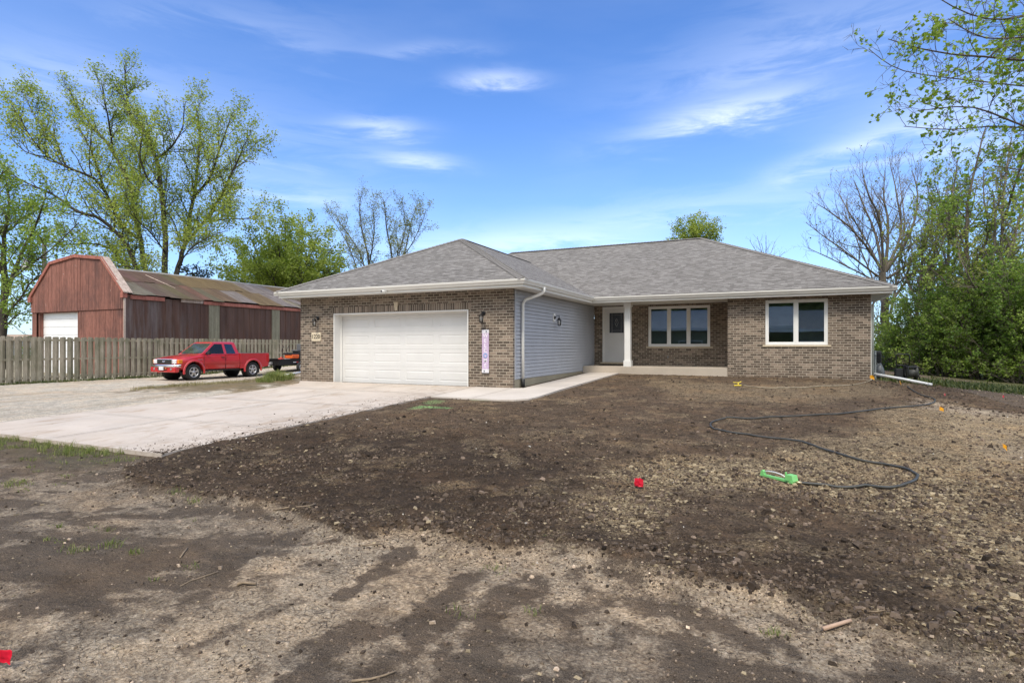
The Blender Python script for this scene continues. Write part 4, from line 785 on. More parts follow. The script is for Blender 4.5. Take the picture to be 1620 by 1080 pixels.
def far_house(name,label,c,rz,w,d,h,rh,wall,roofc,wins,cat='house'):
    t=thing(name,label,cat,c,rz); M=Matrix.Translation(c)@Matrix.Rotation(rz,4,'Z')
    wm=plain(name+'_wall',wall,.8,0,.06,1); rm=plain(name+'_roof',roofc,.9,0,.15,2)
    m=MB(); m.prism([(-d/2,0),(d/2,0),(d/2,h),(0,h+rh),(-d/2,h)],0,-w/2,w/2); m.xf(M).build('wall',wm,t)
    r=MB()
    for s in (1,-1): r.add([(-w/2-.4,s*(d/2+.4),h-.25*rh/ d),(w/2+.4,s*(d/2+.4),h-.25*rh/d),(w/2+.4,0,h+rh+.05),(-w/2-.4,0,h+rh+.05),(-w/2-.4,s*(d/2+.4),h+.15),(w/2+.4,s*(d/2+.4),h+.15),(w/2+.4,0,h+rh+.22),(-w/2-.4,0,h+rh+.22)],[(0,1,2,3),(4,5,6,7),(0,1,5,4),(0,3,7,4),(1,2,6,5)])
    r.xf(M).build('roof',rm,t)
    wht=plain(name+'_trim',(.72,.72,.70),.5)
    m=MB(); m.box(-w/2-.42,w/2+.42,-d/2-.5,-d/2-.42,h-.15,h+.12); m.xf(M).build('fascia',wht,t)
    for (x,z,ww,hh,dark) in wins:
        fr=MB().box(x-ww/2-.08,x+ww/2+.08,-d/2-.06,-d/2+.02,z-.08,z+hh+.08).xf(M).build('window' if dark else 'overhead_door',wht,t)
        if dark: MB().box(x-ww/2,x+ww/2,-d/2-.075,-d/2-.062,z,z+hh).xf(M).build('pane',plain('dark_pane',(.03,.04,.05),.15),fr)
    return t
p=at(8,560,75)
far_house('bungalow','small cream house far left, seen past the barn corner',(p.x-1,p.y,-1.4),R(20),9,7,1.9,.9,(.56,.50,.42),(.34,.25,.18),[(-2,1,1.4,1.2,1),(3,.9,1.0,1.3,1)])

# ------------------------------------------------------------------ trees
BARK=plain('grey_brown_bark',(.105,.088,.068),.95,0,.35,9,.6,stretch=(1,1,.25)); BARKD=plain('dark_bark',(.062,.052,.042),.95,0,.35,9,.6,stretch=(1,1,.25)); BARKT=plain('tan_bark',(.150,.128,.100),.95,0,.3,9,.5,stretch=(1,1,.25))
LF_Y=leaf_mat('spring_leaf_yellow',(0.180,0.235,0.042),(0.295,0.350,0.068),(0.430,0.470,0.120)); LF_G=leaf_mat('spring_leaf_green',(0.128,0.196,0.035),(0.216,0.304,0.057),(0.338,0.419,0.101))
LF_D=leaf_mat('shrub_leaf',(0.072,0.130,0.022),(0.155,0.245,0.044),(0.30,0.385,0.085),.45); LF_O=leaf_mat('olive_leaf',(0.156,0.182,0.046),(0.247,0.260,0.072),(0.377,0.364,0.130))
class Tree:
    def __init__(s,seed): s.r=random.Random(seed); s.V=[];s.F=[];s.n=0; s.lp=[]; s.ls=[]; s.np=np.random.default_rng(seed); s.TV=[]; s.TF=[]
    def tube(s,pts,r0,r1,k,twig=False):
        n=len(pts); VV=s.TV if twig else s.V; FF=s.TF if twig else s.F; b=len(VV); prev=None
        for i in range(n):
            t=(pts[min(i+1,n-1)]-pts[max(i-1,0)]); t.normalize()
            a=prev or (Vector((.3,.9,.1)) if abs(t.z)>.7 else Vector((0,0,1))); x=(a-t*a.dot(t)); x.normalize(); prev=x; y=t.cross(x); r=r0+(r1-r0)*i/(n-1)
            for j in range(k): an=2*PI*j/k; VV.append(tuple(pts[i]+(x*math.cos(an)+y*math.sin(an))*r))
        for i in range(n-1):
            for j in range(k):
                q=(b+i*k+j,b+i*k+(j+1)%k,b+(i+1)*k+(j+1)%k,b+(i+1)*k+j); FF.append(q)
    def path(s,p,d,L_,n,wob,up):
        pts=[p.copy()]; q=p.copy(); d=d.copy()
        for i in range(n):
            d=(d+Vector((s.r.gauss(0,wob),s.r.gauss(0,wob),s.r.gauss(0,wob)+up))).normalized(); q=q+d*(L_/n); pts.append(q.copy())
        return pts
    def side(s,t,ang):
        a=Vector((s.r.gauss(0,1),s.r.gauss(0,1),s.r.gauss(0,1))); x=(a-t*a.dot(t)).normalized(); return (t*math.cos(ang)+x*math.sin(ang)).normalized()
    def grow(s,pts,r0,r1,lev,P,start=.25,L0=None):
        """children along a branch; P = dict(spacing, len, up, leaf...) per level"""
        if lev>=len(P['len']): return
        tot=sum((pts[i+1]-pts[i]).length for i in range(len(pts)-1)); sp=P['sp'][lev]; dist=start*tot+s.r.uniform(0,sp)
        while dist<tot:
            acc=0
            for i in range(len(pts)-1):
                sl_=(pts[i+1]-pts[i]).length
                if acc+sl_>=dist or i==len(pts)-2: break
                acc+=sl_
            f=min(1,(dist-acc)/max(sl_,1e-6)); p=pts[i].lerp(pts[i+1],f); t=(pts[i+1]-pts[i]).normalized(); u=dist/tot
            Lc=P['len'][lev]*(1.15-.65*u)*s.r.uniform(.6,1.25); rr=max((r0+(r1-r0)*u)*.55,.006); rr=min(rr,Lc*.022+.004)
            d=s.side(t,R(s.r.uniform(28,62))); d=(d+Vector((0,0,P['up'][lev]))).normalized()
            last=lev==len(P['len'])-1; n=3 if last else 5; q=s.path(p,d,Lc,n,P.get('wob',.13),P['up'][lev]*.35)
            s.tube(q,rr,max(rr*.3,.004 if not P.get('fine') else .002),3 if lev>=1 else 5,lev>=2)
            if last:
                if P['leaf']>0 and s.r.random()<P.get('cov',1):
                    for _ in range(P['leaf']):
                        w=s.r.random()**.7; i2=min(int(w*(n)),n-1); pp=q[i2].lerp(q[i2+1],w*n-i2); s.lp.append((pp.x,pp.y,pp.z))
            else: s.grow(q,rr,rr*.3,lev+1,P,.15)
            dist+=sp*s.r.uniform(.6,1.4)
    def limb(s,pts,r0,r1,P,start=.25,k=9,sub=3):
        pts=[Vector(p) for p in pts]; out=[]
        for i in range(len(pts)-1):
            a=pts[max(i-1,0)];b=pts[i];c=pts[i+1];d=pts[min(i+2,len(pts)-1)]
            for j in range(sub):
                t=j/sub; q=.5*((2*b)+(c-a)*t+(2*a-5*b+4*c-d)*t*t+(3*b-a-3*c+d)*t**3); out.append(q+Vector((s.r.gauss(0,1),s.r.gauss(0,1),0))*r0*.10)
        out.append(pts[-1]); r0*=.66; s.tube(out,r0,r1*.7,k); s.grow(out,r0,r1,0,P,start)
    def finish(s,name,label,cat,barkm,leafm,lsize,jit,group=None,flat=.5,loc=None,double=True):
        t=thing(name,label,cat,loc or (s.V[0] if s.V else (0,0,0)),0,group)
        npmesh('trunk',s.V,np.array(s.F).ravel(),4,barkm,t,True)
        if s.TV: npmesh('twigs',s.TV,np.array(s.TF).ravel(),4,barkm,t,True)
        if s.lp:
            P=np.array(s.lp); n=len(P); g=s.np; P=P+g.normal(0,jit,(n,3)); a=g.normal(0,1,(n,3)); a[:,2]*=flat; a/=np.linalg.norm(a,axis=1)[:,None]; c=g.normal(0,1,(n,3)); b=np.cross(a,c); b/=np.linalg.norm(b,axis=1)[:,None]+1e-9
            sz=lsize*g.uniform(.6,1.35,(n,1)); w=sz*g.uniform(.32,.5,(n,1)); nrm=np.cross(a,b); V=np.stack([P-a*sz*.5,P+b*w+nrm*sz*.08,P+a*sz*.5,P-b*w+nrm*sz*.08],1).reshape(-1,3)
            F=np.arange(4*n); cl=.5+.9*np.array(fbm(P[:,0]+P[:,2]*.6,P[:,1]+P[:,2]*.8,lsize*12,3,3)); rr=np.clip(cl+g.normal(0,.2,n),0,1); C=np.repeat(np.stack([rr,g.random(n),g.random(n),np.ones(n)],1),4,0)
            npmesh('crown',V,F,4,leafm,t,False,{'rnd':C})
        return t
def lim(d,pts,jit=0,rnd=None): return [at(u,v,d+(pp[0] if (pp:=x[2:]) else 0)) for x in pts for (u,v) in [x[:2]]]
def big_tree():
    T=Tree(21); d=44; P=dict(sp=[.42,.30,.20],len=[3.0,1.25,.5],up=[.30,.2,.12],leaf=3,wob=.13,cov=.95); P['leaf']=7
    ls=[([(262,592),(262,500),(261,430),(261,375),(255,301),(246,253),(230,208),(207,186),(200,145,1),(197,104,1)],.42,.05),
        ([(246,253),(262,240,-1),(278,223,-2),(289,200,-2),(291,178,-2),(294,160,-2)],.13,.03),
        ([(255,301),(235,285,-2),(222,250,-3),(224,222,-4),(230,195,-4)],.12,.03),
        ([(268,592),(274,480),(281,423,1),(293,386,1),(307,312,2),(315,238,2),(317,208,3),(310,168,3)],.38,.05),
        ([(307,312,2),(333,278,0),(352,223,-1),(360,200,-1),(368,178,-1)],.17,.03),
        ([(293,386,1),(322,352,0),(344,319,-1),(370,267,-2),(385,232,-3),(396,212,-3)],.20,.03),
        ([(322,352,0),(355,347,-1),(392,345,-2),(412,336,-2)],.10,.02),
        ([(370,267,-2),(392,255,-3),(404,262,-3)],.07,.02),
        ([(254,592),(236,470),(222,378,2),(211,319,2),(200,282,3),(178,238,3),(148,200,3),(122,172,3),(110,140,3)],.34,.05),
        ([(211,319,2),(222,290,4),(218,240,5),(205,215,6)],.14,.03),([(178,238,3),(172,190,1),(165,160,0),(161,132,0)],.12,.03),
        ([(222,378,2),(193,356,0),(167,304,-1),(155,267,-2),(138,225,-3),(124,200,-3)],.22,.04),
        ([(250,592),(226,470,-2),(205,396,-3),(163,349,-4),(122,334,-5),(85,308,-5),(44,290,-6),(5,267,-6)],.28,.04),
        ([(167,304,-1),(148,282,-3),(104,264,-4),(78,249,-4),(52,222,-5),(22,171,-5)],.17,.03),([(78,249,-4),(40,240,-4),(5,205,-4)],.09,.02),
        ([(226,470,-2),(190,408,1),(155,386,1),(93,386,0),(40,365,0)],.16,.03),([(104,264,-4),(85,215,-3),(60,190,-3),(38,150,-3)],.10,.02),
        ([(262,400),(240,370,-4),(215,345,-6),(196,300,-7)],.10,.02),([(281,423,1),(300,395,-3),(330,375,-5),(360,365,-6)],.09,.02),([(254,500),(215,430,-5),(180,420,-6),(140,410,-7)],.10,.02)]
    for i,(p,a,b) in enumerate(ls): T.limb(lim(d,p),a,b,P,.42 if a>.3 else .15)
    T.finish('maple_tree','tallest many-stemmed tree with thin yellow-green spring leaves behind the barn','tree',BARKD,LF_Y,.135,.22,loc=at(258,590,d))
big_tree()
def auto_tree(seed,u,v,d,h_px,w_px,P,r0,nl,name,label,bark,leaf,ls,jit,spread=.75,clear=.18,group=None,lean=0,topv=None):
    T=Tree(seed); bs=at(u,v,d); bs.z=float(zbase(bs.x,bs.y))-.1; Hh=at(u,v-h_px,d).z-bs.z; Wd=w_px*d/890/2; r=T.r
    trunk=T.path(bs,Vector((lean,0,1)),Hh*clear*1.6,4,.05,.1); T.tube(trunk,r0,r0*.75,9)
    for i in range(nl):
        a=2*PI*i/nl+r.uniform(-.4,.4); k=r.uniform(.45,1.0)*spread; top=trunk[-1] if i<nl*.7 else trunk[-2]; st=trunk[r.choice((2,3,4))]
        hz=Wd*k*r.uniform(.55,1.0); hh=(bs.z+Hh-st.z)*r.uniform(.72,1.0)*math.sqrt(max(.15,1-(hz/Wd*.75)**2)) if Wd>0 else Hh
        e=st+Vector((math.cos(a)*hz,math.sin(a)*hz,hh)); m1=st.lerp(e,.35)+Vector((math.cos(a),math.sin(a),0))*hz*.16; m2=st.lerp(e,.7)+Vector((r.gauss(0,.25),r.gauss(0,.25),0))+Vector((math.cos(a),math.sin(a),0))*hz*.10
        T.limb([st,m1,m2,e],r0*.5,.025,P,.18,6)
    return T.finish(name,label,'tree',bark,leaf,ls,jit,group,loc=bs)
def traced(seed,d,ls,P,name,label,bark,leaf,lsz,jit,cat='tree',start=.2,group=None):
    T=Tree(seed)
    for p,a,b in ls: T.limb(lim(d,p),a,b,P,.45 if len(p)>6 else start,7)
    bs=Vector(T.V[0]); return T.finish(name,label,cat,bark,leaf,lsz,jit,group,loc=bs)
# far left dark-trunked tree
traced(5,37,[([(6,592),(4,520),(8,440),(4,390),(14,335),(10,290)],.42,.06),([(6,480),(30,410),(52,365),(66,330,-1),(74,300,-1)],.2,.03),([(4,430),(-30,370),(-60,300)],.2,.03),([(8,450),(40,425,-2),(80,395,-3),(125,352,-3)],.13,.03),
    ([(6,500),(30,475,-2),(55,440,-2),(95,425,-3)],.12,.03),([(6,370),(30,350,2),(42,318,3)],.12,.03),([(5,520),(25,500,-1),(48,490,-1)],.09,.03),([(5,400),(-15,330,-3),(5,270,-4)],.12,.03)],
    dict(sp=[.50,.34,.24],len=[2.4,1.15,.5],up=[.2,.1,.05],leaf=8,wob=.12),'maple_tree','broad green tree with a dark trunk at the far left edge',BARKD,LF_G,.15,.18)
# rounded crown behind the barn roof
def fan(base_,tops,bulge=.0,r=.22): 
    o=[]
    for (u,v,dd) in tops: o.append(([base_,(base_[0]*.6+u*.4,base_[1]*.55+v*.45,dd*.4),(base_[0]*.25+u*.75,base_[1]*.25+v*.75,dd*.8),(u,v,dd)],r,.03))
    return o
traced(8,54,[([(452,592),(452,530),(450,490)],.45,.35)]+fan((450,500),[(352,420,0),(368,392,3),(395,372,-2),(420,352,2),(452,342,-2),(480,350,3),(505,372,-3),(528,388,1),(545,415,-1),(400,405,-5),(440,380,-5),(490,400,-5),(520,430,-4),(372,438,-3),(460,370,6),(430,430,-6),(480,440,-6)]),
    dict(sp=[.50,.34,.24],len=[2.6,1.2,.5],up=[.18,.1,.05],leaf=13,wob=.14),'ash_tree','dense rounded light-green tree between the barn roof and the garage',BARKD,LF_Y,.18,.22)
traced(9,56,[([(590,592),(587,500),(584,418),(575,373),(569,335),(572,306)],.22,.03),([(584,500),(576,420,1),(562,387,1),(540,356,1),(530,336,1)],.14,.02),([(584,418),(592,370,-2),(590,335,-2),(585,318,-2)],.10,.02),([(575,480),(564,424,-2),(548,382,-2),(528,350,-2),(520,335,-2)],.10,.02),([(576,420),(560,405,2),(545,400,2)],.08,.02)],
    dict(sp=[.40,.26,.20],len=[2.0,.95,.45],up=[.38,.2,.12],leaf=6,wob=.12,cov=.95),'poplar_tree','sparse upright tree just left of the garage roof, left of two',BARKD,LF_O,.11,.16)
traced(10,56,[([(626,592),(624,500),(620,407),(613,369),(608,324),(606,316)],.2,.03),([(622,500),(640,402,1),(649,358,1),(660,322,1)],.14,.02),([(622,460),(632,400,-2),(641,360,-2),(636,318,-2)],.10,.02),([(640,402),(655,380,-1),(672,340,-1),(674,330,-1)],.08,.02),([(620,420),(630,395,2),(622,345,2)],.08,.02)],
    dict(sp=[.40,.26,.20],len=[1.9,.9,.45],up=[.38,.2,.12],leaf=6,wob=.12,cov=.95),'poplar_tree','sparse upright tree standing nearest the garage roof apex, right of two',BARKD,LF_O,.11,.16)
traced(12,66,[([(1102,560),(1100,450),(1098,400)],.25,.15)]+fan((1098,430),[(1066,376,0),(1078,358,1),(1095,350,-1),(1110,350,1),(1125,358,-1),(1134,374,0),(1100,368,-2)],r=.13),
    dict(sp=[.35,.28,.2],len=[2.1,1.1,.5],up=[.3,.15,.1],leaf=9,wob=.12),'ash_tree','small leafy treetop showing above the main roof ridge',BARKD,LF_Y,.17,.2)
traced(13,68,[([(1212,560),(1212,450),(1212,415)],.2,.1)]+fan((1212,425),[(1186,380,0),(1198,374,1),(1212,372,-1),(1226,382,1),(1242,398,-1),(1205,385,-1)],r=.07),
    dict(sp=[.7,.45,.4],len=[1.5,.8,.4],up=[.3,.2,.2],leaf=0,wob=.1),'bare_tree','thin leafless treetop above the right slope of the roof',BARKT,LF_O,.1,.05)
auto_tree(31,305,592,47,180,60,dict(sp=[.35,.25,.2],len=[1.2,.6,.3],up=[-.1,0,0],leaf=5,wob=.1),.16,10,'cedar_tree','small dark evergreen behind the barn roof below the big tree',BARKD,leaf_mat('cedar_leaf',(.020,.030,.012),(.035,.05,.018),(.06,.075,.03),.2),.16,.06,.8,.2)
# leafless multi-stemmed tree at the right corner
PB=dict(sp=[.38,.29,.22],len=[2.1,1.0,.5],up=[.35,.2,.15],leaf=1,wob=.10,cov=.25)
traced(14,31,[([(1408,606),(1404,540),(1400,480),(1396,430)],.40,.24),
    ([(1396,440),(1382,432),(1340,400,-1),(1305,375,-1),(1275,352,-1)],.10,.02),([(1400,455),(1365,434,1),(1320,412,1),(1278,392,1)],.09,.02),
    ([(1396,430),(1378,400),(1345,360,-1),(1312,335,-1),(1292,322,-1)],.12,.02),([(1396,430),(1385,370,1),(1362,315,1),(1352,285,1)],.13,.02),([(1398,430),(1392,350,-1),(1372,305,-2),(1364,268,-2)],.12,.02),
    ([(1400,430),(1405,360,0),(1398,308,0),(1400,270,0)],.14,.02),([(1400,430),(1425,370,1),(1420,315,1),(1408,258,1)],.14,.02),([(1402,430),(1440,370,-1),(1452,310,-1),(1442,270,-1)],.13,.02),([(1404,440),(1455,400,2),(1475,340,2),(1464,285,2)],.12,.02),([(1396,430),(1370,380,2),(1340,330,2),(1325,300,3)],.09,.02),([(1400,470),(1430,440,-2),(1470,420,-2),(1500,400,-2)],.09,.02),([(1408,500),(1420,430,3),(1430,350,3),(1422,275,4)],.12,.02),([(1404,500),(1380,440,4),(1352,370,4),(1338,320,5)],.10,.02),([(1408,480),(1445,430,1),(1490,370,0),(1500,290,0)],.12,.02)],
    PB,'bare_tree','nearly leafless many-stemmed tree at the right end of the roof',BARKT,LF_O,.10,.05)
PG=dict(sp=[.36,.26,.20],len=[1.9,.95,.42],up=[.25,.12,.08],leaf=7,wob=.14,cov=.8)
traced(15,27,[([(1532,606),(1531,500),(1530,408),(1530,323),(1545,260),(1560,200)],.20,.03),([(1530,420),(1500,370,1),(1488,320,1),(1478,285,1)],.10,.02),([(1530,440),(1560,380,-1),(1580,320,-1),(1586,260,-1)],.11,.02),([(1530,480),(1490,440,-2),(1465,420,-2)],.09,.02),([(1530,380),(1510,350,-2),(1480,340,-3)],.08,.02),([(1530,460),(1500,470,1),(1470,490,1)],.07,.02),([(1531,500),(1565,470,-3),(1600,460,-3)],.08,.02),([(1531,400),(1505,330,3),(1510,270,3)],.08,.02)],
    PG,'ash_tree','slender green tree with a straight stem rising from the right thicket',BARK,LF_G,.115,.05)
traced(16,25,[([(1592,612),(1588,500),(1584,400),(1588,300),(1600,220)],.17,.03),([(1586,420),(1560,340,1),(1556,270,1)],.09,.02),([(1588,420),(1615,340,1),(1625,270,1)],.1,.02),([(1586,480),(1620,420,-1),(1650,370,-1)],.1,.02),([(1586,500),(1540,450,-2),(1515,400,-2)],.08,.02),([(1588,350),(1615,260,-2),(1630,200,-2)],.08,.02),([(1700,540),(1670,430,0),(1640,330,0),(1632,240,0)],.13,.02)],
    dict(sp=[.42,.32,.24],len=[1.7,.9,.4],up=[.3,.15,.1],leaf=5,wob=.12,cov=.8),'ash_tree','thin-leaved olive tree at the right edge of the photo above the thicket',BARKT,LF_O,.10,.05)
traced(17,33,[([(1470,602),(1470,500),(1474,420),(1490,340),(1500,290)],.2,.03),([(1472,460),(1445,410,1),(1440,360,1)],.09,.02),([(1474,440),(1510,400,-1),(1535,350,-1)],.1,.02),([(1472,480),(1430,470,-1),(1410,440,-1)],.08,.02)],
    dict(sp=[.42,.30,.24],len=[1.8,.9,.42],up=[.2,.1,.08],leaf=6,wob=.13,cov=.8),'ash_tree','yellow-olive tree between the leafless tree and the straight-stemmed one',BARKT,LF_O,.13,.05)
traced(18,28,[([(1448,604),(1450,520),(1455,450),(1462,380),(1470,330)],.16,.03),([(1452,480),(1430,430,1),(1425,385,1)],.08,.02),([(1455,450),(1485,400,-1),(1500,350,-1)],.08,.02),([(1455,470),(1475,440,2),(1500,430,2)],.07,.02)],
    dict(sp=[.36,.26,.20],len=[1.8,.9,.42],up=[.2,.1,.05],leaf=7,wob=.14,cov=.85),'ash_tree','young light-green tree rising behind the hose reel',BARK,LF_Y,.10,.10)
traced(19,24,[([(1560,610),(1562,520),(1568,440),(1575,360),(1570,300)],.15,.03),([(1563,480),(1535,430,1),(1520,370,1)],.08,.02),([(1566,450),(1600,400,-1),(1612,340,-1)],.08,.02),([(1563,500),(1600,470,1),(1625,450,1)],.07,.02)],
    dict(sp=[.36,.26,.20],len=[1.7,.9,.42],up=[.2,.1,.05],leaf=6,wob=.14,cov=.85),'ash_tree','light-green leafy tree between the straight-stemmed tree and the photo edge',BARK,LF_Y,.09,.10)
traced(20,30,[([(1510,604),(1508,500),(1500,400),(1505,330),(1515,250)],.18,.03),([(1505,440),(1475,380,1),(1468,320,1)],.09,.02),([(1502,400),(1535,340,-1),(1545,285,-1)],.08,.02),([(1505,480),(1460,450,-2),(1440,440,-2)],.07,.02)],
    dict(sp=[.42,.30,.24],len=[1.8,.9,.42],up=[.25,.12,.08],leaf=2,wob=.13,cov=.5),'bare_tree','sparsely leafed grey-brown tree standing in the middle of the thicket',BARKT,LF_O,.10,.08)
# thicket of shrubs
def shrub(seed,u,v,d,h,w,label,leaf=LF_D,ls=.085,n=18,cov=1,lf=8):
    h*=1.22
    T=Tree(seed); bs=at(u,v,d); bs.z=float(zbase(bs.x,bs.y))-.05; r=T.r; P=dict(sp=[.27,.20,.14],len=[w*.30,w*.16,.24],up=[.1,.02,0],leaf=lf,wob=.16,cov=cov)
    for i in range(n):
        a=2*PI*i/n+r.uniform(-.3,.3); k=r.uniform(.15,1)*w/2; hh=h*math.sqrt(max(.05,1-(k/(w/2)*.88)**2))*r.uniform(.8,1.02); o=Vector((math.cos(a),math.sin(a),0)); s0=bs+o*r.uniform(.05,.3)
        T.limb([s0,s0+o*k*.45+Vector((0,0,hh*.4)),s0+o*k*.85+Vector((0,0,hh*.78)),s0+o*k+Vector((r.gauss(0,.1),r.gauss(0,.1),hh))],.028,.008,P,.03,4,2)
    return T.finish('shrub',label,'shrub',BARK,leaf,ls,.05,'shrubs of the thicket at the right',loc=bs)
shrub(41,1450,600,27.5,2.9,3.6,'light green shrub just right of the brick corner, behind the hose reel',LF_G,.095)
shrub(42,1500,603,25.5,3.7,4.2,'tall dark shrub behind the end of the white pipe')
shrub(43,1560,608,24,3.5,4.4,'mid-green shrub second from the right edge',LF_G,.085)
shrub(44,1625,615,22.5,4.3,4.6,'broad dark shrub at the right edge of the photo')
shrub(45,1525,604,29,4.9,5.0,'taller green shrub at the back of the thicket, left of two',LF_G,.10)
shrub(46,1600,606,28,6.0,5.4,'taller green shrub at the back of the thicket, right of two',LF_Y,.10)
shrub(47,1425,600,33,2.8,3.4,'low yellow-green shrub at the foot of the leafless tree',LF_Y,.11)
shrub(49,1492,604,24.5,1.1,2.6,'low ragged shrub at the thicket foot behind the white pipe end',LF_G,.08,10)
shrub(50,1455,602,25.5,1.4,2.0,'low ragged shrub at the thicket foot right of the hose reel',LF_D,.08,10)
shrub(51,1550,608,23.5,1.3,3.0,'low ragged shrub at the thicket foot midway to the photo edge',LF_D,.08,11)
shrub(52,1610,615,22.0,1.0,2.6,'low ragged shrub at the thicket foot by the photo edge',LF_G,.08,10)
shrub(53,1404,604,30.2,3.4,1.5,'yellowish climbing leaves round the trunk of the leafless tree',LF_Y,.09,12,.9,5)
def overhang():
    T=Tree(77); d=11.5; P=dict(sp=[.30,.22,.14],len=[1.35,.65,.26],up=[.02,.0,.02],leaf=6,wob=.14,cov=.62,fine=1)
    b=at(1990,640,12.5); z=float(zbase(b.x,b.y)); tr=[Vector((b.x,b.y,z-.2)),Vector((b.x,b.y,z+2)),Vector((b.x-.1,b.y,z+4.5)),Vector((b.x,b.y+.1,z+7)),Vector((b.x+.2,b.y,z+10))]
    T.tube(tr,.27,.12,10); J=lambda k:tr[k]
    for st,pts,a in ((2,[(1800,190,12),(1650,205,11.5),(1540,170,11.2),(1450,176,11.2)],.055),(3,[(1800,60,12),(1680,95,11.5),(1580,92,11),(1480,82,11),(1405,62,10.9)],.060),
                     (3,[(1780,10,11.5),(1660,20,11),(1560,30,10.6),(1470,-10,10.5)],.05),(3,[(1820,-40,12),(1700,0,12),(1620,40,12.3),(1540,110,12.3),(1465,132,12.2)],.05),
                     (2,[(1790,250,12.5),(1680,215,12.3),(1590,200,12.4),(1500,205,12.4),(1430,200,12.4)],.045),(3,[(1760,90,10.6),(1650,60,10.2),(1560,60,10),(1500,30,10)],.04),(2,[(1780,150,13),(1660,140,13.2),(1560,130,13.5),(1430,112,13.5),(1375,78,13.5)],.04),
                     (4,[(1750,-120,12),(1640,-60,12),(1550,-10,11.5)],.05),(2,[(1740,260,11),(1640,270,10.8),(1570,262,10.6)],.035)):
        p=[tr[st]]+[at(*q) for q in pts]; T.limb(p,a,.010,P,.30,7,4)
    # crown on the far side of the trunk so that the tree is whole
    for a in range(7):
        e=tr[3]+Vector((2.5+T.r.random()*2.5,T.r.uniform(-3,3),T.r.uniform(0,4.5))); T.limb([tr[2+a%3],tr[3].lerp(e,.4)+Vector((0,0,.5)),e],.08,.02,P,.3,6)
    T.finish('linden_tree','leafy boughs with fresh green clusters reaching in from the upper right','tree',BARK,leaf_mat('linden_leaf',(0.137,0.221,0.031),(0.221,0.319,0.049),(0.351,0.442,0.091),.5),.082,.035,loc=b)
overhang()

# ------------------------------------------------------------------ pickup truck
def wheel(parent,x,y,z,r,w,side,spokes=5):
    t=thing('wheel',None,None); t.parent=parent; T_=TYRE
    mb=MB(); mb.lathe((x,y,z),0,[(r*.60,-w/2*side),(r*.93,-w/2*side),(r,-w*.32*side),(r,w*.32*side),(r*.93,w/2*side),(r*.62,w*.47*side),(r*.60,w*.30*side)],32,True); mb.build('tyre',TYRE,t)
    rm=MB(); o=w*.40*side; rm.lathe((x,y,z),0,[(r*.60,o-.02*side),(r*.62,o+.015*side),(r*.55,o+.012*side),(r*.53,o-.05*side)],32,False); rm.lathe((x,y,z),0,[(.001,o+.005*side),(r*.16,o+.005*side),(r*.19,o-.03*side)],16,False)
    for k in range(spokes):
        a=2*PI*k/spokes+.3; c=Vector((0,math.cos(a),math.sin(a))); s_=Vector((0,-math.sin(a),math.cos(a))); C0=Vector((x+o,y,z)); X_=Vector((side,0,0))
        p=[C0+c*r*.13-s_*r*.10,C0+c*r*.13+s_*r*.10,C0+c*r*.56+s_*r*.135,C0+c*r*.56-s_*r*.135]; rm.add([q+X_*.004 for q in p]+[q-X_*.03 for q in p],[(0,1,2,3),(7,6,5,4),(0,1,5,4),(1,2,6,5),(2,3,7,6),(3,0,4,7)])
    rm.build('rim',ALLOY,t); MB().lathe((x,y,z),0,[(r*.56,o-.06*side),(r*.02,o-.055*side)],24,True).build('brake_disc',BLACKM,t)
TYRE=plain('tyre_rubber',(.022,.022,.022),.85,0,.2,20,.2); ALLOY=plain('alloy',(.62,.62,.63),.28,.85,.05,4); CHROME=plain('chrome',(.80,.80,.80),.12,1,.03,3)
PAINT=plain('red_car_paint',(.48,.018,.022),.32,0,.04,1.5,coat=1); PGLASS=plain('dark_cab_pane',(.012,.014,.014),.04,0,.1,2,spec=.45); RUBBER=plain('black_trim',(.02,.02,.02),.6)  # near-black opaque panes stand in for the shaded cab interior
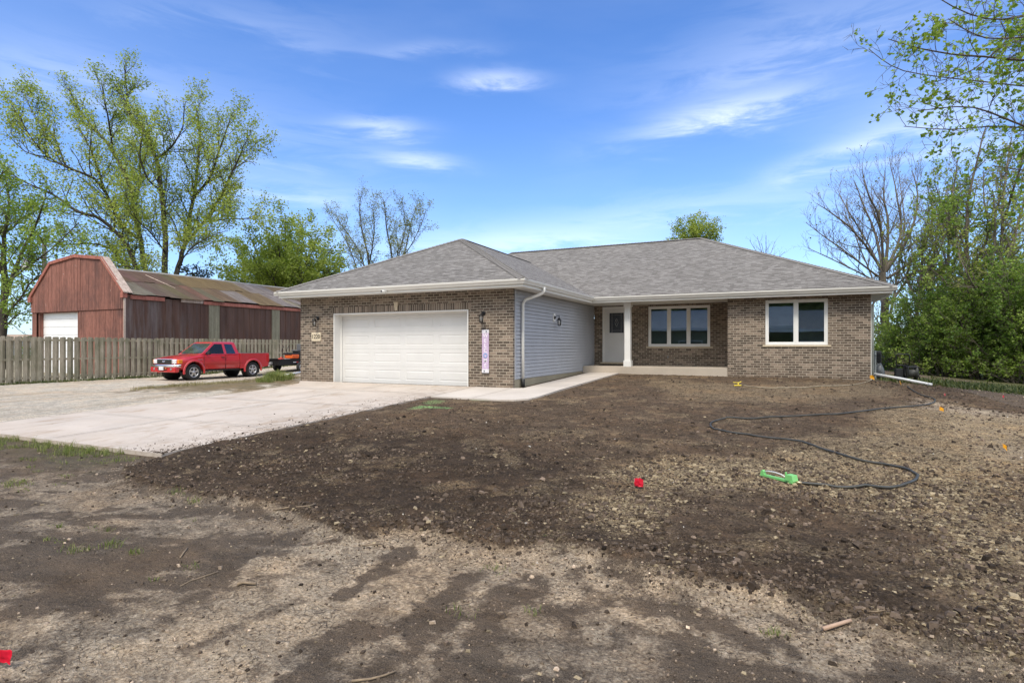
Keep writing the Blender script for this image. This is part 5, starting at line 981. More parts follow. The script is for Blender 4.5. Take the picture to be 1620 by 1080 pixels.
def truck():
    X0,Y0,Z0=-24.18,15.82,-1.485; t=thing('pickup_truck','red extended cab pickup truck parked facing the camera side of the gravel lane','pickup truck',(X0,Y0+2.4,Z0))
    Q=Matrix.Translation((X0,Y0,Z0))
    def B(mb,n,m,par=None,**k): mb.xf(Q); return mb.build(n,m,par or t,**k)
    # lofted body (s across, u rearwards, z up)
    st=[(.09,.90,.52,.88,.80),(.13,.96,.50,.955,.84),(.30,.99,.46,.995,.875),(.60,1.0,.44,1.035,.88),(.83,1.0,.43,1.06,.885),(1.10,1.0,.42,1.095,.885),(1.27,1.0,.42,1.13,.885),(1.6,1.0,.42,1.13,.885),(2.4,1.0,.42,1.13,.885),(3.17,1.0,.42,1.13,.885)]
    V=[];k=0
    for (u,f,zb,zt,w) in st:
        sec=[(w*.80,zb),(w*.965,zb+.05),(w*.99,.74),(w,.80),(w*.985,.88),(w*.955,zt-.065),(w*.88,zt-.012),(w*.55,zt+.008),(w*.25,zt+.012)]
        ring=[(s,u,z) for s,z in sec]+[(-s,u,z) for s,z in sec[::-1]]; V+=ring; k=len(ring)
    F=[(i*k+j,i*k+(j+1)%k,(i+1)*k+(j+1)%k,(i+1)*k+j) for i in range(len(st)-1) for j in range(k)]+[tuple(range(k)),tuple((len(st)-1)*k+j for j in range(k))[::-1]]
    me=bpy.data.meshes.new('b'); me.from_pydata(V,[],F); bm=bmesh.new(); bm.from_mesh(me); bmesh.ops.recalc_face_normals(bm,faces=bm.faces[:]); bm.to_mesh(me); bm.free()
    ob=bpy.data.objects.new('b',me); COL.objects.link(ob); cuts=[]
    for s in (-1,1):
        c=MB(); c.lathe((0,.83,.37),0,[(.445,s*.55),(.445,s*1.2)],36); cm_=c.build('c',[],None); cuts.append(cm_); md=ob.modifiers.new('x','BOOLEAN'); md.object=cm_; md.operation='DIFFERENCE'; md.solver='EXACT'
    bpy.context.view_layer.update(); me2=bpy.data.meshes.new_from_object(ob.evaluated_get(bpy.context.evaluated_depsgraph_get()))
    for o in cuts+[ob]: bpy.data.objects.remove(o)
    me2.name='body'; me2.transform(Q); me2.materials.clear(); bo=link('body',me2,PAINT,t); 
    me2.polygons.foreach_set('use_smooth',[True]*len(me2.polygons)); me2.set_sharp_from_angle(angle=R(30))
    # bed with its own arch
    bm_=MB(); w=.885
    for s in (-1,1):
        pts=[(3.19,.44),(3.49,.44)]+[(3.93-.445*math.cos(a),.37+.445*math.sin(a)) for a in [PI*i/14 for i in range(1,14)]]+[(4.37,.44),(4.86,.52),(4.88,1.14),(3.19,1.14)]
        bm_.prism([(p[0],p[1]) for p in pts],0,s*w,s*(w-.05))
        bm_.prism([(3.19,1.135),(4.88,1.135),(4.88,1.16),(3.19,1.16)],0,s*(w-.01),s*(w-.09))
    bm_.box(-w+.05,w-.05,3.19,3.24,.5,1.14); bm_.box(-w+.05,w-.05,3.24,4.85,.84,.86)
    B(bm_,'bed',PAINT); B(MB().bev(-w+.03,w-.03,4.84,4.89,.56,1.14,.012),'tailgate',PAINT); B(MB().box(w-.10,w-.005,3.22,4.86,1.161,1.175).box(-w+.005,-w+.10,3.22,4.86,1.161,1.175).box(-.85,.85,4.83,4.875,1.142,1.16),'bed_rail_cap',plain('grey_rail_cap',(.22,.22,.22),.5))
    B(MB().box(-.60,.60,.35,4.6,.36,.60).box(-.80,.80,1.5,3.2,.38,.44).box(-.58,.58,3.2,4.8,.44,.838).box(-.82,.82,3.3,4.8,.818,.838),'chassis',RUBBER)
    # greenhouse
    g=MB(); b0=[(.835,1.20),(.845,3.19)]; t0=[(.66,1.88),(.68,3.00)]
    vs=[(-.80,1.22,1.12),(.80,1.22,1.12),(.83,3.17,1.12),(-.83,3.17,1.12),(-.645,1.90,1.655),(.645,1.90,1.655),(.665,3.02,1.665),(-.665,3.02,1.665),(-.55,1.98,1.695),(.55,1.98,1.695),(.57,2.94,1.705),(-.57,2.94,1.705)]
    g.add(vs,[(0,1,5,4),(1,2,6,5),(2,3,7,6),(3,0,4,7),(4,5,9,8),(5,6,10,9),(6,7,11,10),(7,4,8,11),(8,9,10,11)]); B(g,'cab_roof',PAINT)
    def pane(name,corners,mat,off,par=None):
        c=[Vector(p) for p in corners]; n=(c[1]-c[0]).cross(c[-1]-c[0]).normalized()*off; mb=MB(); m_=len(c); mb.add([p+n for p in c]+[p-n*.2 for p in c],[tuple(range(m_)),tuple(range(m_,2*m_))[::-1]]+[(i,(i+1)%m_,m_+(i+1)%m_,m_+i) for i in range(m_)]); return B(mb,name,mat,par)
    def side(s,u,z): # point on the greenhouse flank
        f=(z-1.12)/(1.66-1.12); a=.80+(.83-.80)*(u-1.22)/1.95; b_=.645+.02*(u-1.9)/1.1; return Vector((s*(a+(b_-a)*f),u,z))
    for s in (1,-1):
        q=[side(s,1.40,1.155),side(s,2.36,1.155),side(s,2.34,1.60),side(s,1.96,1.60)]; 
        if s<0: q=q[::-1]
        pane('side_window',q,PGLASS,.007)
        q=[side(s,2.50,1.155),side(s,2.98,1.155),side(s,2.86,1.585),side(s,2.46,1.60)]
        if s<0: q=q[::-1]
        pane('quarter_window',q,plain('blue_tint_glass',(.010,.022,.040),.04,spec=.9),.007)
    ws=pane('windshield',[(-.72,1.285,1.165),(.72,1.285,1.165),(.60,1.865,1.62),(-.60,1.865,1.62)],plain('windshield_glass',(.16,.18,.18),.05,.75,.5,1.5),.008); B(MB().tube([(-.5,1.24,1.16),(0,1.26,1.18),(.1,1.30,1.19)],.010,5),'wiper',RUBBER); B(MB().tube([(.15,1.24,1.16),(.5,1.27,1.18),(.6,1.31,1.19)],.010,5),'wiper',RUBBER)
    pane('rear_window',[(.58,3.165,1.18),(-.58,3.165,1.18),(-.50,3.035,1.60),(.50,3.035,1.60)],PGLASS,.008)
    # hood with raised centre
    hd=MB(); rows=[(.14,.955,.62),(.30,1.008,.68),(.60,1.052,.70),(.9,1.088,.71),(1.21,1.13,.72)]; V=[]
    for (u,z,w_) in rows: V+=[(-w_,u,z-.02),(-w_*.78,u,z+.012),(-w_*.55,u,z+.028),(0,u,z+.036),(w_*.55,u,z+.028),(w_*.78,u,z+.012),(w_,u,z-.02)]
    hd.smooth=True; hd.add(V,[(i*7+j,i*7+j+1,(i+1)*7+j+1,(i+1)*7+j) for i in range(4) for j in range(6)]); B(hd,'hood',PAINT,recalc=False)
    # front end
    B(MB().bev(-.84,.84,-.03,.16,.36,.60,.04),'bumper_valance',PAINT)
    cb=MB(); V=[]
    for (s,u) in ((-.875,.22),(-.84,.05),(-.70,-.035),(-.3,-.065),(.3,-.065),(.70,-.035),(.84,.05),(.875,.22)): V+=[(s,u,.595),(s,u-.012,.62),(s,u-.008,.685),(s,u+.02,.70)]
    cb.smooth=True; cb.add(V,[(i*4+j,i*4+j+1,(i+1)*4+j+1,(i+1)*4+j) for i in range(7) for j in range(3)]); B(cb,'chrome_bumper',CHROME,recalc=False)
    B(MB().box(-.30,.30,-.045,-.02,.46,.55),'air_intake',RUBBER)
    for s in (-1,1): B(MB().lathe((s*.56,-.028,.50),1,[(.055,.0),(.055,-.012),(.04,-.016)],14),'fog_lamp',plain('fog_glass',(.25,.25,.25),.1))
    gr=B(MB().bev(-.50,.50,.045,.12,.70,.945,.02),'grille_surround',CHROME); B(MB().bev(-.455,.455,.035,.11,.735,.915,.01),'grille_mesh',RUBBER,gr)
    em=MB(); pts=[(.10*math.cos(2*PI*i/24),.042*math.sin(2*PI*i/24)+.83) for i in range(24)]; em.prism(pts,1,.020,.04); B(em,'emblem_rim',CHROME,gr)
    em=MB(); pts=[(.09*math.cos(2*PI*i/24),.035*math.sin(2*PI*i/24)+.83) for i in range(24)]; em.prism(pts,1,.016,.03); B(em,'emblem',plain('emblem_blue',(.02,.05,.20),.3),gr)
    txt('Ford',.075,.002,(X0,Y0+.013,Z0+.83),(R(90),0,0),plain('emblem_script',(.8,.8,.8),.3),gr,'emblem_letters')
    for s in (-1,1):
        a,b_=sorted((s*.52,s*.76)); B(MB().bev(a,b_,.055,.16,.73,.925,.03),'headlight',plain('headlight_lens',(.72,.74,.76),.08,0,.12,20))
        a,b_=sorted((s*.765,s*.872)); B(MB().bev(a,b_,.10,.30,.745,.915,.025),'turn_signal',plain('amber_lens',(.75,.24,.02),.15))
    B(MB().bev(-.17,.13,-.085,-.066,.46,.62,.006),'license_plate',plain('plate_white',(.70,.70,.72),.4,0,.15,40)); B(MB().box(.22,.30,-.07,-.03,.515,.55),'marker_lamp',plain('marker_orange',(.8,.25,.08),.3))
    # flares, mirrors, handles, seams, badge
    for u in (.83,3.93):
        for s in (1,-1):
            fl=MB(); V=[];n=16
            for i in range(n+1):
                a=PI*(-.06+1.12*i/n); c=Vector((0,-math.cos(a),math.sin(a))); C_=Vector((0,u,.37)); 
                for (rr,ss) in ((.445,.86),(.447,.915),(.50,.915),(.535,.880)): V.append(C_+c*rr+Vector((s*ss,0,0)))
            fl.smooth=True; fl.add(V,[(i*4+j,i*4+j+1,(i+1)*4+j+1,(i+1)*4+j) for i in range(n) for j in range(3)]); B(fl,'fender_flare',PAINT,recalc=True)
            a,b_=sorted((s*.56,s*.60)); B(MB().lathe((0,u,.37),0,[(.44,a),(.44,b_)],24),'wheel_well',RUBBER)
    for s in (1,-1): B(MB().bev(*sorted((s*.90,s*1.06)),1.42,1.52,1.12,1.28,.03).tube([(s*.80,1.46,1.14),(s*.95,1.46,1.16)],.025,6),'side_mirror',BLACKP)
    for s in (1,-1):
        B(MB().bev(*sorted((s*.870,s*.895)),2.18,2.34,.965,1.005,.008),'door_handle',RUBBER)
        B(MB().box(*sorted((s*.868,s*.888)),2.40,2.410,.46,1.12).box(*sorted((s*.868,s*.888)),1.30,1.308,.46,1.10),'door_seam',RUBBER)
        B(MB().box(*sorted((s*.86,s*.893)),1.34,3.36,.690,.705),'side_moulding',plain('red_moulding',(.42,.03,.035),.25,coat=1))
    txt('RANGER',.062,.002,(X0+.889,Y0+1.12,Z0+.90),(R(90),0,R(90)),CHROME,t,'fender_badge')
    B(MB().box(*(-.80,.80),4.90,5.02,.46,.60),'rear_bumper',CHROME)
    B(MB().bev(.80,.895,4.74,4.895,.72,1.08,.01),'tail_light',plain('tail_red',(.45,.02,.02),.15)); B(MB().box(.66,.84,4.32,4.335,.18,.46),'mud_flap',RUBBER)
    for s in (1,-1):
        for u in (.83,3.93):
            wheel(t,X0+s*.755,Y0+u,float(zbase(X0+s*.75,Y0+u))+.362,.365,.235,s)
    B(MB().box(-.25,.10,1.9,2.3,.75,1.45).box(.12,.55,1.95,2.3,.75,1.5),'seat_back',plain('grey_seat',(.12,.11,.10),.9))
truck()
def trailer():
    X0,Y0=-24.2,21.5; z=float(zbase(X0,Y0+1.2)); t=thing('utility_trailer','low black utility trailer hitched behind the red pickup','trailer',(X0,Y0,z))
    def B(mb,n,m,par=None): return mb.xf(Matrix.Translation((X0,Y0,z))).build(n,m,par or t)
    B(MB().box(-.75,.75,.0,.04,.38,.68).box(-.75,-.71,.04,2.9,.38,.68).box(.71,.75,.04,2.9,.38,.68).box(-.71,.71,.04,2.9,.36,.42).box(-.78,.78,-.03,.07,.66,.70).box(.70,.78,.07,2.9,.66,.70).box(-.78,-.70,.07,2.9,.66,.70),'trailer_box',BLACKM)
    B(MB().tube([(0,-.85,.50),(0,.3,.42)],.045,8),'tongue',plain('galv_tongue',(.5,.5,.5),.4,.7)); B(MB().tube([(.25,-.55,.46),(.25,-.05,.46)],.035,8).bev(.20,.30,-.15,-.02,.42,.55,.01),'tongue_jack',plain('jack_grey',(.6,.6,.6),.4,.6))
    for s in (1,-1): wheel(t,X0+s*.88,Y0+1.35,z+.26,.26,.16,s)
    B(MB().box(.752,.757,.95,1.15,.50,.54),'decal',plain('white_decal',(.7,.7,.7),.5)); B(MB().box(.752,.757,1.15,1.30,.50,.545),'decal',plain('red_decal',(.6,.05,.05),.5)); B(MB().box(.752,.757,1.42,1.65,.47,.54),'decal',plain('grey_decal',(.6,.62,.68),.5)); B(MB().box(.752,.757,1.22,1.50,.40,.44),'decal',plain('white_decal2',(.7,.7,.7),.5))
    B(MB().box(.752,.765,1.72,1.78,.38,.42),'marker_lamp',plain('amber_marker',(.8,.4,.05),.3))
    m=thing('riding_mower','orange and black riding mower standing on the black trailer','mower',(X0,Y0+1.2,z+.42)); OR=plain('orange_paint',(.75,.13,.02),.35,coat=.5)
    def C(mb,n,mm,par=None): return mb.xf(Matrix.Translation((X0,Y0,z))).build(n,mm,par or m)
    C(MB().bev(.05,.62,1.00,1.50,.72,.93,.03),'engine_cover',OR); C(MB().bev(.02,.60,.95,1.62,.931,1.02,.02),'cover_top',BLACKP); C(MB().bev(.10,.60,1.52,1.95,.60,1.10,.03),'fender',BLACKP)
    C(MB().bev(.12,.55,1.42,1.85,1.101,1.18,.03).bev(.12,.55,1.78,1.90,1.18,1.50,.03),'seat',plain('seat_grey',(.10,.10,.105),.6)); C(MB().tube([(.5,.86,.95),(.5,.72,1.10),(.5,.78,1.28),(.5,.86,1.36)],.014,6).tube([(.15,.86,.95),(.15,.72,1.10),(.15,.78,1.28),(.15,.86,1.36)],.014,6),'lap_bar',BLACKM)
    for (y,r) in ((.95,.14),(1.75,.22)):
        for s in (.1,.6): C(MB().lathe((s,y,.43+r),0,[(r*.9,-.06),(r,-.03),(r,.03),(r*.9,.06)],18),'mower_wheel',TYRE)
    C(MB().bev(-.1,.68,1.05,1.5,.52,.66,.03),'mower_deck',OR)
    for (y,c,n,l) in ((.42,(.65,.08,.05),'fuel_can','small red fuel can on the front of the black trailer'),):
        o=MB().bev(.30,.52,y-.1,y+.12,.425,.74,.03).tube([(.40,y,.74),(.40,y,.79),(.40,y+.1,.80)],.02,6).xf(Matrix.Translation((X0,Y0,z))).build(n,plain('can_red',c,.4),None); tag(o,l,'fuel can')
    o=MB().bev(.2,.6,.62,.92,.425,.70,.02).box(.22,.58,.64,.90,.701,.72).xf(Matrix.Translation((X0,Y0,z))).build('crate',plain('grey_crate',(.30,.30,.30),.7),None); tag(o,'grey crate on the black trailer between fuel can and mower','crate')
trailer()

# ------------------------------------------------------------------ things lying on the yard
def gtube(mb,px,r,k=8,sub=7,z0=None,lift=0):
    P=[onG(*p) if not isinstance(p,Vector) else p for p in px]; out=[]
    for i in range(len(P)-1):
        a=P[max(i-1,0)];b=P[i];c=P[i+1];d=P[min(i+2,len(P)-1)]
        for j in range(sub):
            t=j/sub; q=.5*((2*b)+(c-a)*t+(2*a-5*b+4*c-d)*t*t+(3*b-a-3*c+d)*t**3); out.append(q)
    out.append(P[-1]); n=len(out)
    for q in out: q.z=max(float(H(q.x+dx,q.y+dy)) for dx in (-.015,0,.015) for dy in (-.015,0,.015))+r*.8+lift
    for _ in range(2):
        for i in range(1,n-1): out[i].z=max(out[i].z,(out[i-1].z+out[i+1].z)/2)
    mb.tube(out,r,k); return out
HOSE=plain('dark_hose',(.050,.050,.044),.5,0,.3,9); 
h=thing('garden_hose','long dark garden hose looping over the soil from the reel to the green sprinkler','garden hose',tuple(onG(1125,672)))
m=MB(); gtube(m,[(1436,612),(1446,620),(1466,628),(1479,633),(1474,638),(1455,643),(1400,648),(1330,655),(1260,660),(1200,663),(1150,666),(1128,669),(1124,674),(1130,680),(1150,685),(1200,692),(1262,700),(1300,711),(1350,727),(1400,736),(1432,743),(1450,752),(1450,760),(1434,768),(1390,773),(1340,773),(1300,771),(1263,766)],.0135); m.build('hose',HOSE,h)
a,b=onG(1260,766),onG(1270,768); MB().tube([a+Vector((0,0,.02)),a.lerp(b,.8)+Vector((0,0,.018))],.017,8).build('hose_coupling',plain('brass',(.6,.48,.30),.35,.8),h)
h=thing('watering_hose','tan hose lying along the house front with a yellow end','garden hose',tuple(onG(1250,612)))
m=MB(); gtube(m,[(1172,610.5),(1190,613),(1215,614),(1250,614),(1290,612.5),(1340,610.5),(1370,606),(1381,602)],.013); m.build('hose',plain('tan_hose',(.30,.25,.17),.6,0,.35,7),h)
c=onG(1166,609.5); Y_=plain('yellow_plastic',(.75,.58,.05),.4)
MB().tube([c+Vector((-.13,-.05,.14)),c+Vector((-.03,0,.125)),c+Vector((.08,0,.13)),c+Vector((.14,.03,.17))],.014,6).tube([c+Vector((.04,0,.13)),c+Vector((.04,0,.03))],.02,6).tube([c+Vector((-.10,-.06,.025)),c+Vector((.15,-.03,.035))],.024,6).xf(Matrix.Translation(c)@Matrix.Scale(.75,4)@Matrix.Translation(-c)).build('yellow_nozzle',Y_,h)
def sprinkler():
    a=onG(1205,753); b=onG(1258,768); d=(b-a); Lg=d.length; d.normalize(); s=d.cross(UP).normalized(); z=max(a.z,b.z)+.005; t=thing('oscillating_sprinkler','green oscillating sprinkler with a curved white bar on the soil','sprinkler',(a.x,a.y,z))
    GR=plain('green_plastic',(.20,.55,.17),.42,0,.06,9); M=Matrix(((d.x,s.x*.8,0,a.x),(d.y,s.y*.8,0,a.y),(0,0,.76,z),(0,0,0,1)))
    MB().prism([(0,-.020),(Lg*.8,-.035),(Lg,-.065),(Lg,.065),(Lg*.8,.035),(0,.020)],2,.0,.028).bev(Lg*.74,Lg*.75+.008,-.02,.02,.028,.085,.004).xf(M).build('base_frame',GR,t)
    MB().prism([(Lg*.78,.028),(Lg+.005,.028),(Lg-.01,.105),(Lg*.80,.105)],1,-.052,.052).xf(M).build('gear_housing',GR,t); MB().prism([(-.01,.0),(.045,.0),(.035,.07),(.018,.085),(.005,.07)],1,-.022,.022).xf(M).build('end_support',GR,t)
    MB().tube([(.03,0,.062),(Lg*.2,0,.083),(Lg*.4,0,.088),(Lg*.6,0,.078),(Lg*.79,0,.045)],.0085,8).xf(M).build('spray_bar',plain('white_bar',(.72,.70,.68),.3,.2),t)
    MB().bev(Lg*.72,Lg*.75,-.012,.012,.03,.125,.004).xf(M).build('dial_knob',GR,t)
sprinkler()
def flag(u,v,c,label,size=.075,hgt=.16,yaw=0,crumple=0,droop=.2,seed=0):
    size*=.66; hgt*=.85
    p=onG(u,v); r=random.Random(seed); t=thing('marking_flag',label,'marking flag',tuple(p),0,'plastic marking flags stuck in the soil')
    MB().tube([p-Vector((0,0,.05)),p+Vector((.005,0,hgt))],.0018,5).build('wire',plain('flag_wire',(.25,.22,.20),.5,.5),t)
    n=7; V=[]; ax=Vector((math.cos(yaw),math.sin(yaw),0)); sd=Vector((-ax.y,ax.x,0))
    for i in range(n):
        for j in range(n):
            x=i/(n-1); y=j/(n-1); wv=math.sin(x*7+y*2+seed)*size*.14*x+crumple*size*r.uniform(-.25,.25)
            V.append(p+ax*(size*1.25*x*(1-.25*crumple))+sd*wv+Vector((0,0,hgt-.005-size*y-droop*size*x*x+crumple*size*r.uniform(-.12,.12))))
    mb=MB(); mb.smooth=True; mb.add(V,[(i*n+j,i*n+j+1,(i+1)*n+j+1,(i+1)*n+j) for i in range(n-1) for j in range(n-1)]); mb.build('flag_sheet',c,t,False); return t
REDF=plain('red_flag_plastic',(.62,.010,.035),.45,0,.1,30); YELF=plain('orange_flag_plastic',(.78,.36,.01),.45,0,.1,30)
flag(1003,773,REDF,'crumpled red marking flag in the middle of the soil',.125,.14,.4,.55,.1,3)
flag(-8,1060,REDF,'red marking flag at the lower left edge of the photo',.10,.13,.55,.3,.2,8)
flag(1486,655,YELF,'orange-yellow marking flag beside the bend of the dark hose',.10,.17,.2,.45,.5,5)
flag(1586,718,YELF,'orange-yellow marking flag at the right edge, nearest the camera of its colour',.075,.15,.3,.5,.9,6)
flag(1376,606,YELF,'yellow marking flag against the right brick corner of the house',.16,.30,.1,.5,.4,7)
flag(1423,611,YELF,'yellow marking flag below the white pipe',.12,.22,1.0,.7,1.2,9)
flag(1494,628,REDF,'small red marking flag beyond the pipe end',.09,.12,1.2,.5,.5,10)
flag(1586,629,REDF,'tiny red marking flag by the thicket near the right edge',.08,.08,.8,.7,.4,12)
def pipes():
    a=onX(1381,591,2.72); b=onG(1474,611); b.z+=.05
    t=thing('drain_pipe','white pipe sloping from the right brick corner down to the soil','pipe',tuple(a)); MB().tube([a,a.lerp(b,.5)+Vector((0,0,.01)),b],.038,12).build('pipe',VINYL,t); MB().lathe((0,0,0),2,[(.042,0),(.042,.08)],12).xf(Matrix.Translation(b)@(a-b).to_track_quat('Z','Y').to_matrix().to_4x4()).build('pipe_collar',VINYL,t)
    a=Vector((-14.25,13.95,-1.05)); b=gpt(440,598); b=Vector((b[0],b[1],float(zbase(*b))+.07)); a=Vector(gpt(478,592)+(0,)); a.z=float(zbase(a.x,a.y))+.12
    t=thing('drain_pipe','white pipe lying on the weedy verge left of the garage','pipe',tuple(b)); MB().tube([a,b],.05,10).build('pipe',VINYL,t)
    MB().lathe((0,0,0),2,[(.055,0),(.055,.06)],12).xf(Matrix.Translation(b)@(a-b).to_track_quat('Z','Y').to_matrix().to_4x4()).build('pipe_collar',VINYL,t)
    p=onX(1385,602,2.95); g=float(H(p.x,p.y)); o=MB().box(p.x-.022,p.x+.022,p.y-.02,p.y+.02,g-.15,g+.92).tube([(p.x,p.y-.02,g+.80),(p.x,p.y-.07,g+.80),(p.x,p.y-.08,g+.74)],.012,6).build('meter_post',plain('grey_post',(.33,.36,.35),.6),None); tag(o,'short grey post holding a spigot beside the right brick corner','post')
pipes()
def reel():
    p=onG(1434,603.5); x,y,z=p; t=thing('hose_reel','black frame hose reel standing on the soil behind the white pipe','hose reel',tuple(p),R(15)); Q=Matrix.Translation(p)@Matrix.Rotation(R(15),4,'Z')@Matrix.Diagonal((.60,.6,.80,1))
    B=lambda mb,n,m:mb.xf(Q).build(n,m,t)
    B(MB().tube([(-.52,.2,0),(-.46,.05,.55),(-.46,.02,1.02),(-.42,.02,1.06),(.12,.02,1.04),(.16,.02,1.0),(.14,.05,.60)],.028,8).tube([(-.1,-.25,0),(-.14,0,.62),(.05,.2,.0)],.024,8).tube([(.52,-.25,0),(.50,0,.56),(.58,.25,0)],.022,8).tube([(-.46,.05,.62),(.14,.05,.62)],.024,8),'frame',BLACKM)
    B(MB().bev(-.50,-.16,-.05,.16,.02,.50,.02),'side_panel',BLACKP); B(MB().bev(-.08,.52,-.14,.14,.52,.60,.03),'top_guard',BLACKP)
    B(MB().lathe((0,0,.33),0,[(.28,-.02),(.29,0),(.15,.03),(.17,.20),(.15,.38),(.29,.42),(.28,.44)],20),'drum',HOSE)
    B(MB().lathe((.0,0,.33),0,[(.30,-.03),(.30,-.01),(.27,-.01),(.27,-.03)],24,False),'wheel_rim',BLACKM)
reel()
def utility_boxes():
    p=at(1384.5,590,23.6); g=float(zbase(p.x,p.y)); 
    t=thing('condenser_unit','black air conditioner behind the right brick corner','air conditioner',(3.0,22.6,g))
    MB().bev(2.70,3.26,22.3,23.1,g,g+.95,.03).build('cabinet',plain('condenser_black',(.022,.024,.027),.5,.2),t)
    gb=MB()
    for i in range(16): gb.box(2.73,3.23,22.285,22.299,g+.08+i*.05,g+.10+i*.05)
    gb.build('louvre',BLACKM,t)
    t=thing('trash_bag','grey bundle leaning in front of the black air conditioner','bundle',(3.15,22.05,g)); 
    mb=MB(); mb.lathe((3.15,22.05,g),2,[(.05,0),(.12,.05),(.15,.22),(.14,.40),(.07,.50),(.03,.56)],12); me=mb.build('bundle_body',plain('grey_wrap',(.10,.11,.12),.4,0,.6,8),t)
    for v in me.data.vertices: v.co+=Vector((RNG.normal(0,.02),RNG.normal(0,.02),RNG.normal(0,.015)))
utility_boxes()
BARKS=plain('stick_wood',(.22,.165,.11),.9,0,.3,20)
def stick(pts,r,label,name='stick',mat=BARKS,cat='stick'):
    m=MB(); P=[onG(*p) for p in pts]
    for q in P: q.z+=r*1.1
    m.tube(P,[r*(1-.4*i/len(P)) for i in range(len(P))],6); o=m.build(name,mat); tag(o,label,cat)
stick([(432,808),(455,804),(485,802),(500,799)],.008,'thin twig on the edge of the dark topsoil at left'); stick([(1302,968),(1346,984)],.013,'short pinkish wooden peg at the lower right','wooden_peg',plain('peg_wood',(.42,.29,.21),.8,0,.15,9),'peg')
stick([(556,1079),(585,1076),(608,1070),(626,1063)],.007,'pale twig at the bottom edge of the photo'); stick([(866,1035),(872,1042),(880,1052),(892,1059)],.003,'thin reddish root near the bottom centre')
stick([(1352,958),(1370,967),(1385,975),(1400,985)],.004,'thin dry stalk right of the wooden peg'); stick([(1262,736),(1275,744),(1290,749),(1305,752)],.004,'curved pale stalk inside the hose loop'); stick([(1215,738),(1222,729),(1225,727)],.004,'short pale straw above the sprinkler')
stick([(375,927),(385,924),(405,926)],.012,'dark root piece on the cracked clay at left'); stick([(285,883),(292,873),(297,867)],.006,'bent twig on smooth dark soil at left'); stick([(572,864),(590,862),(604,861)],.006,'straight pale twig above the cracked clay'); stick([(345,905),(330,910),(300,920),(285,928)],.005,'long thin twig across the cracked clay at left')

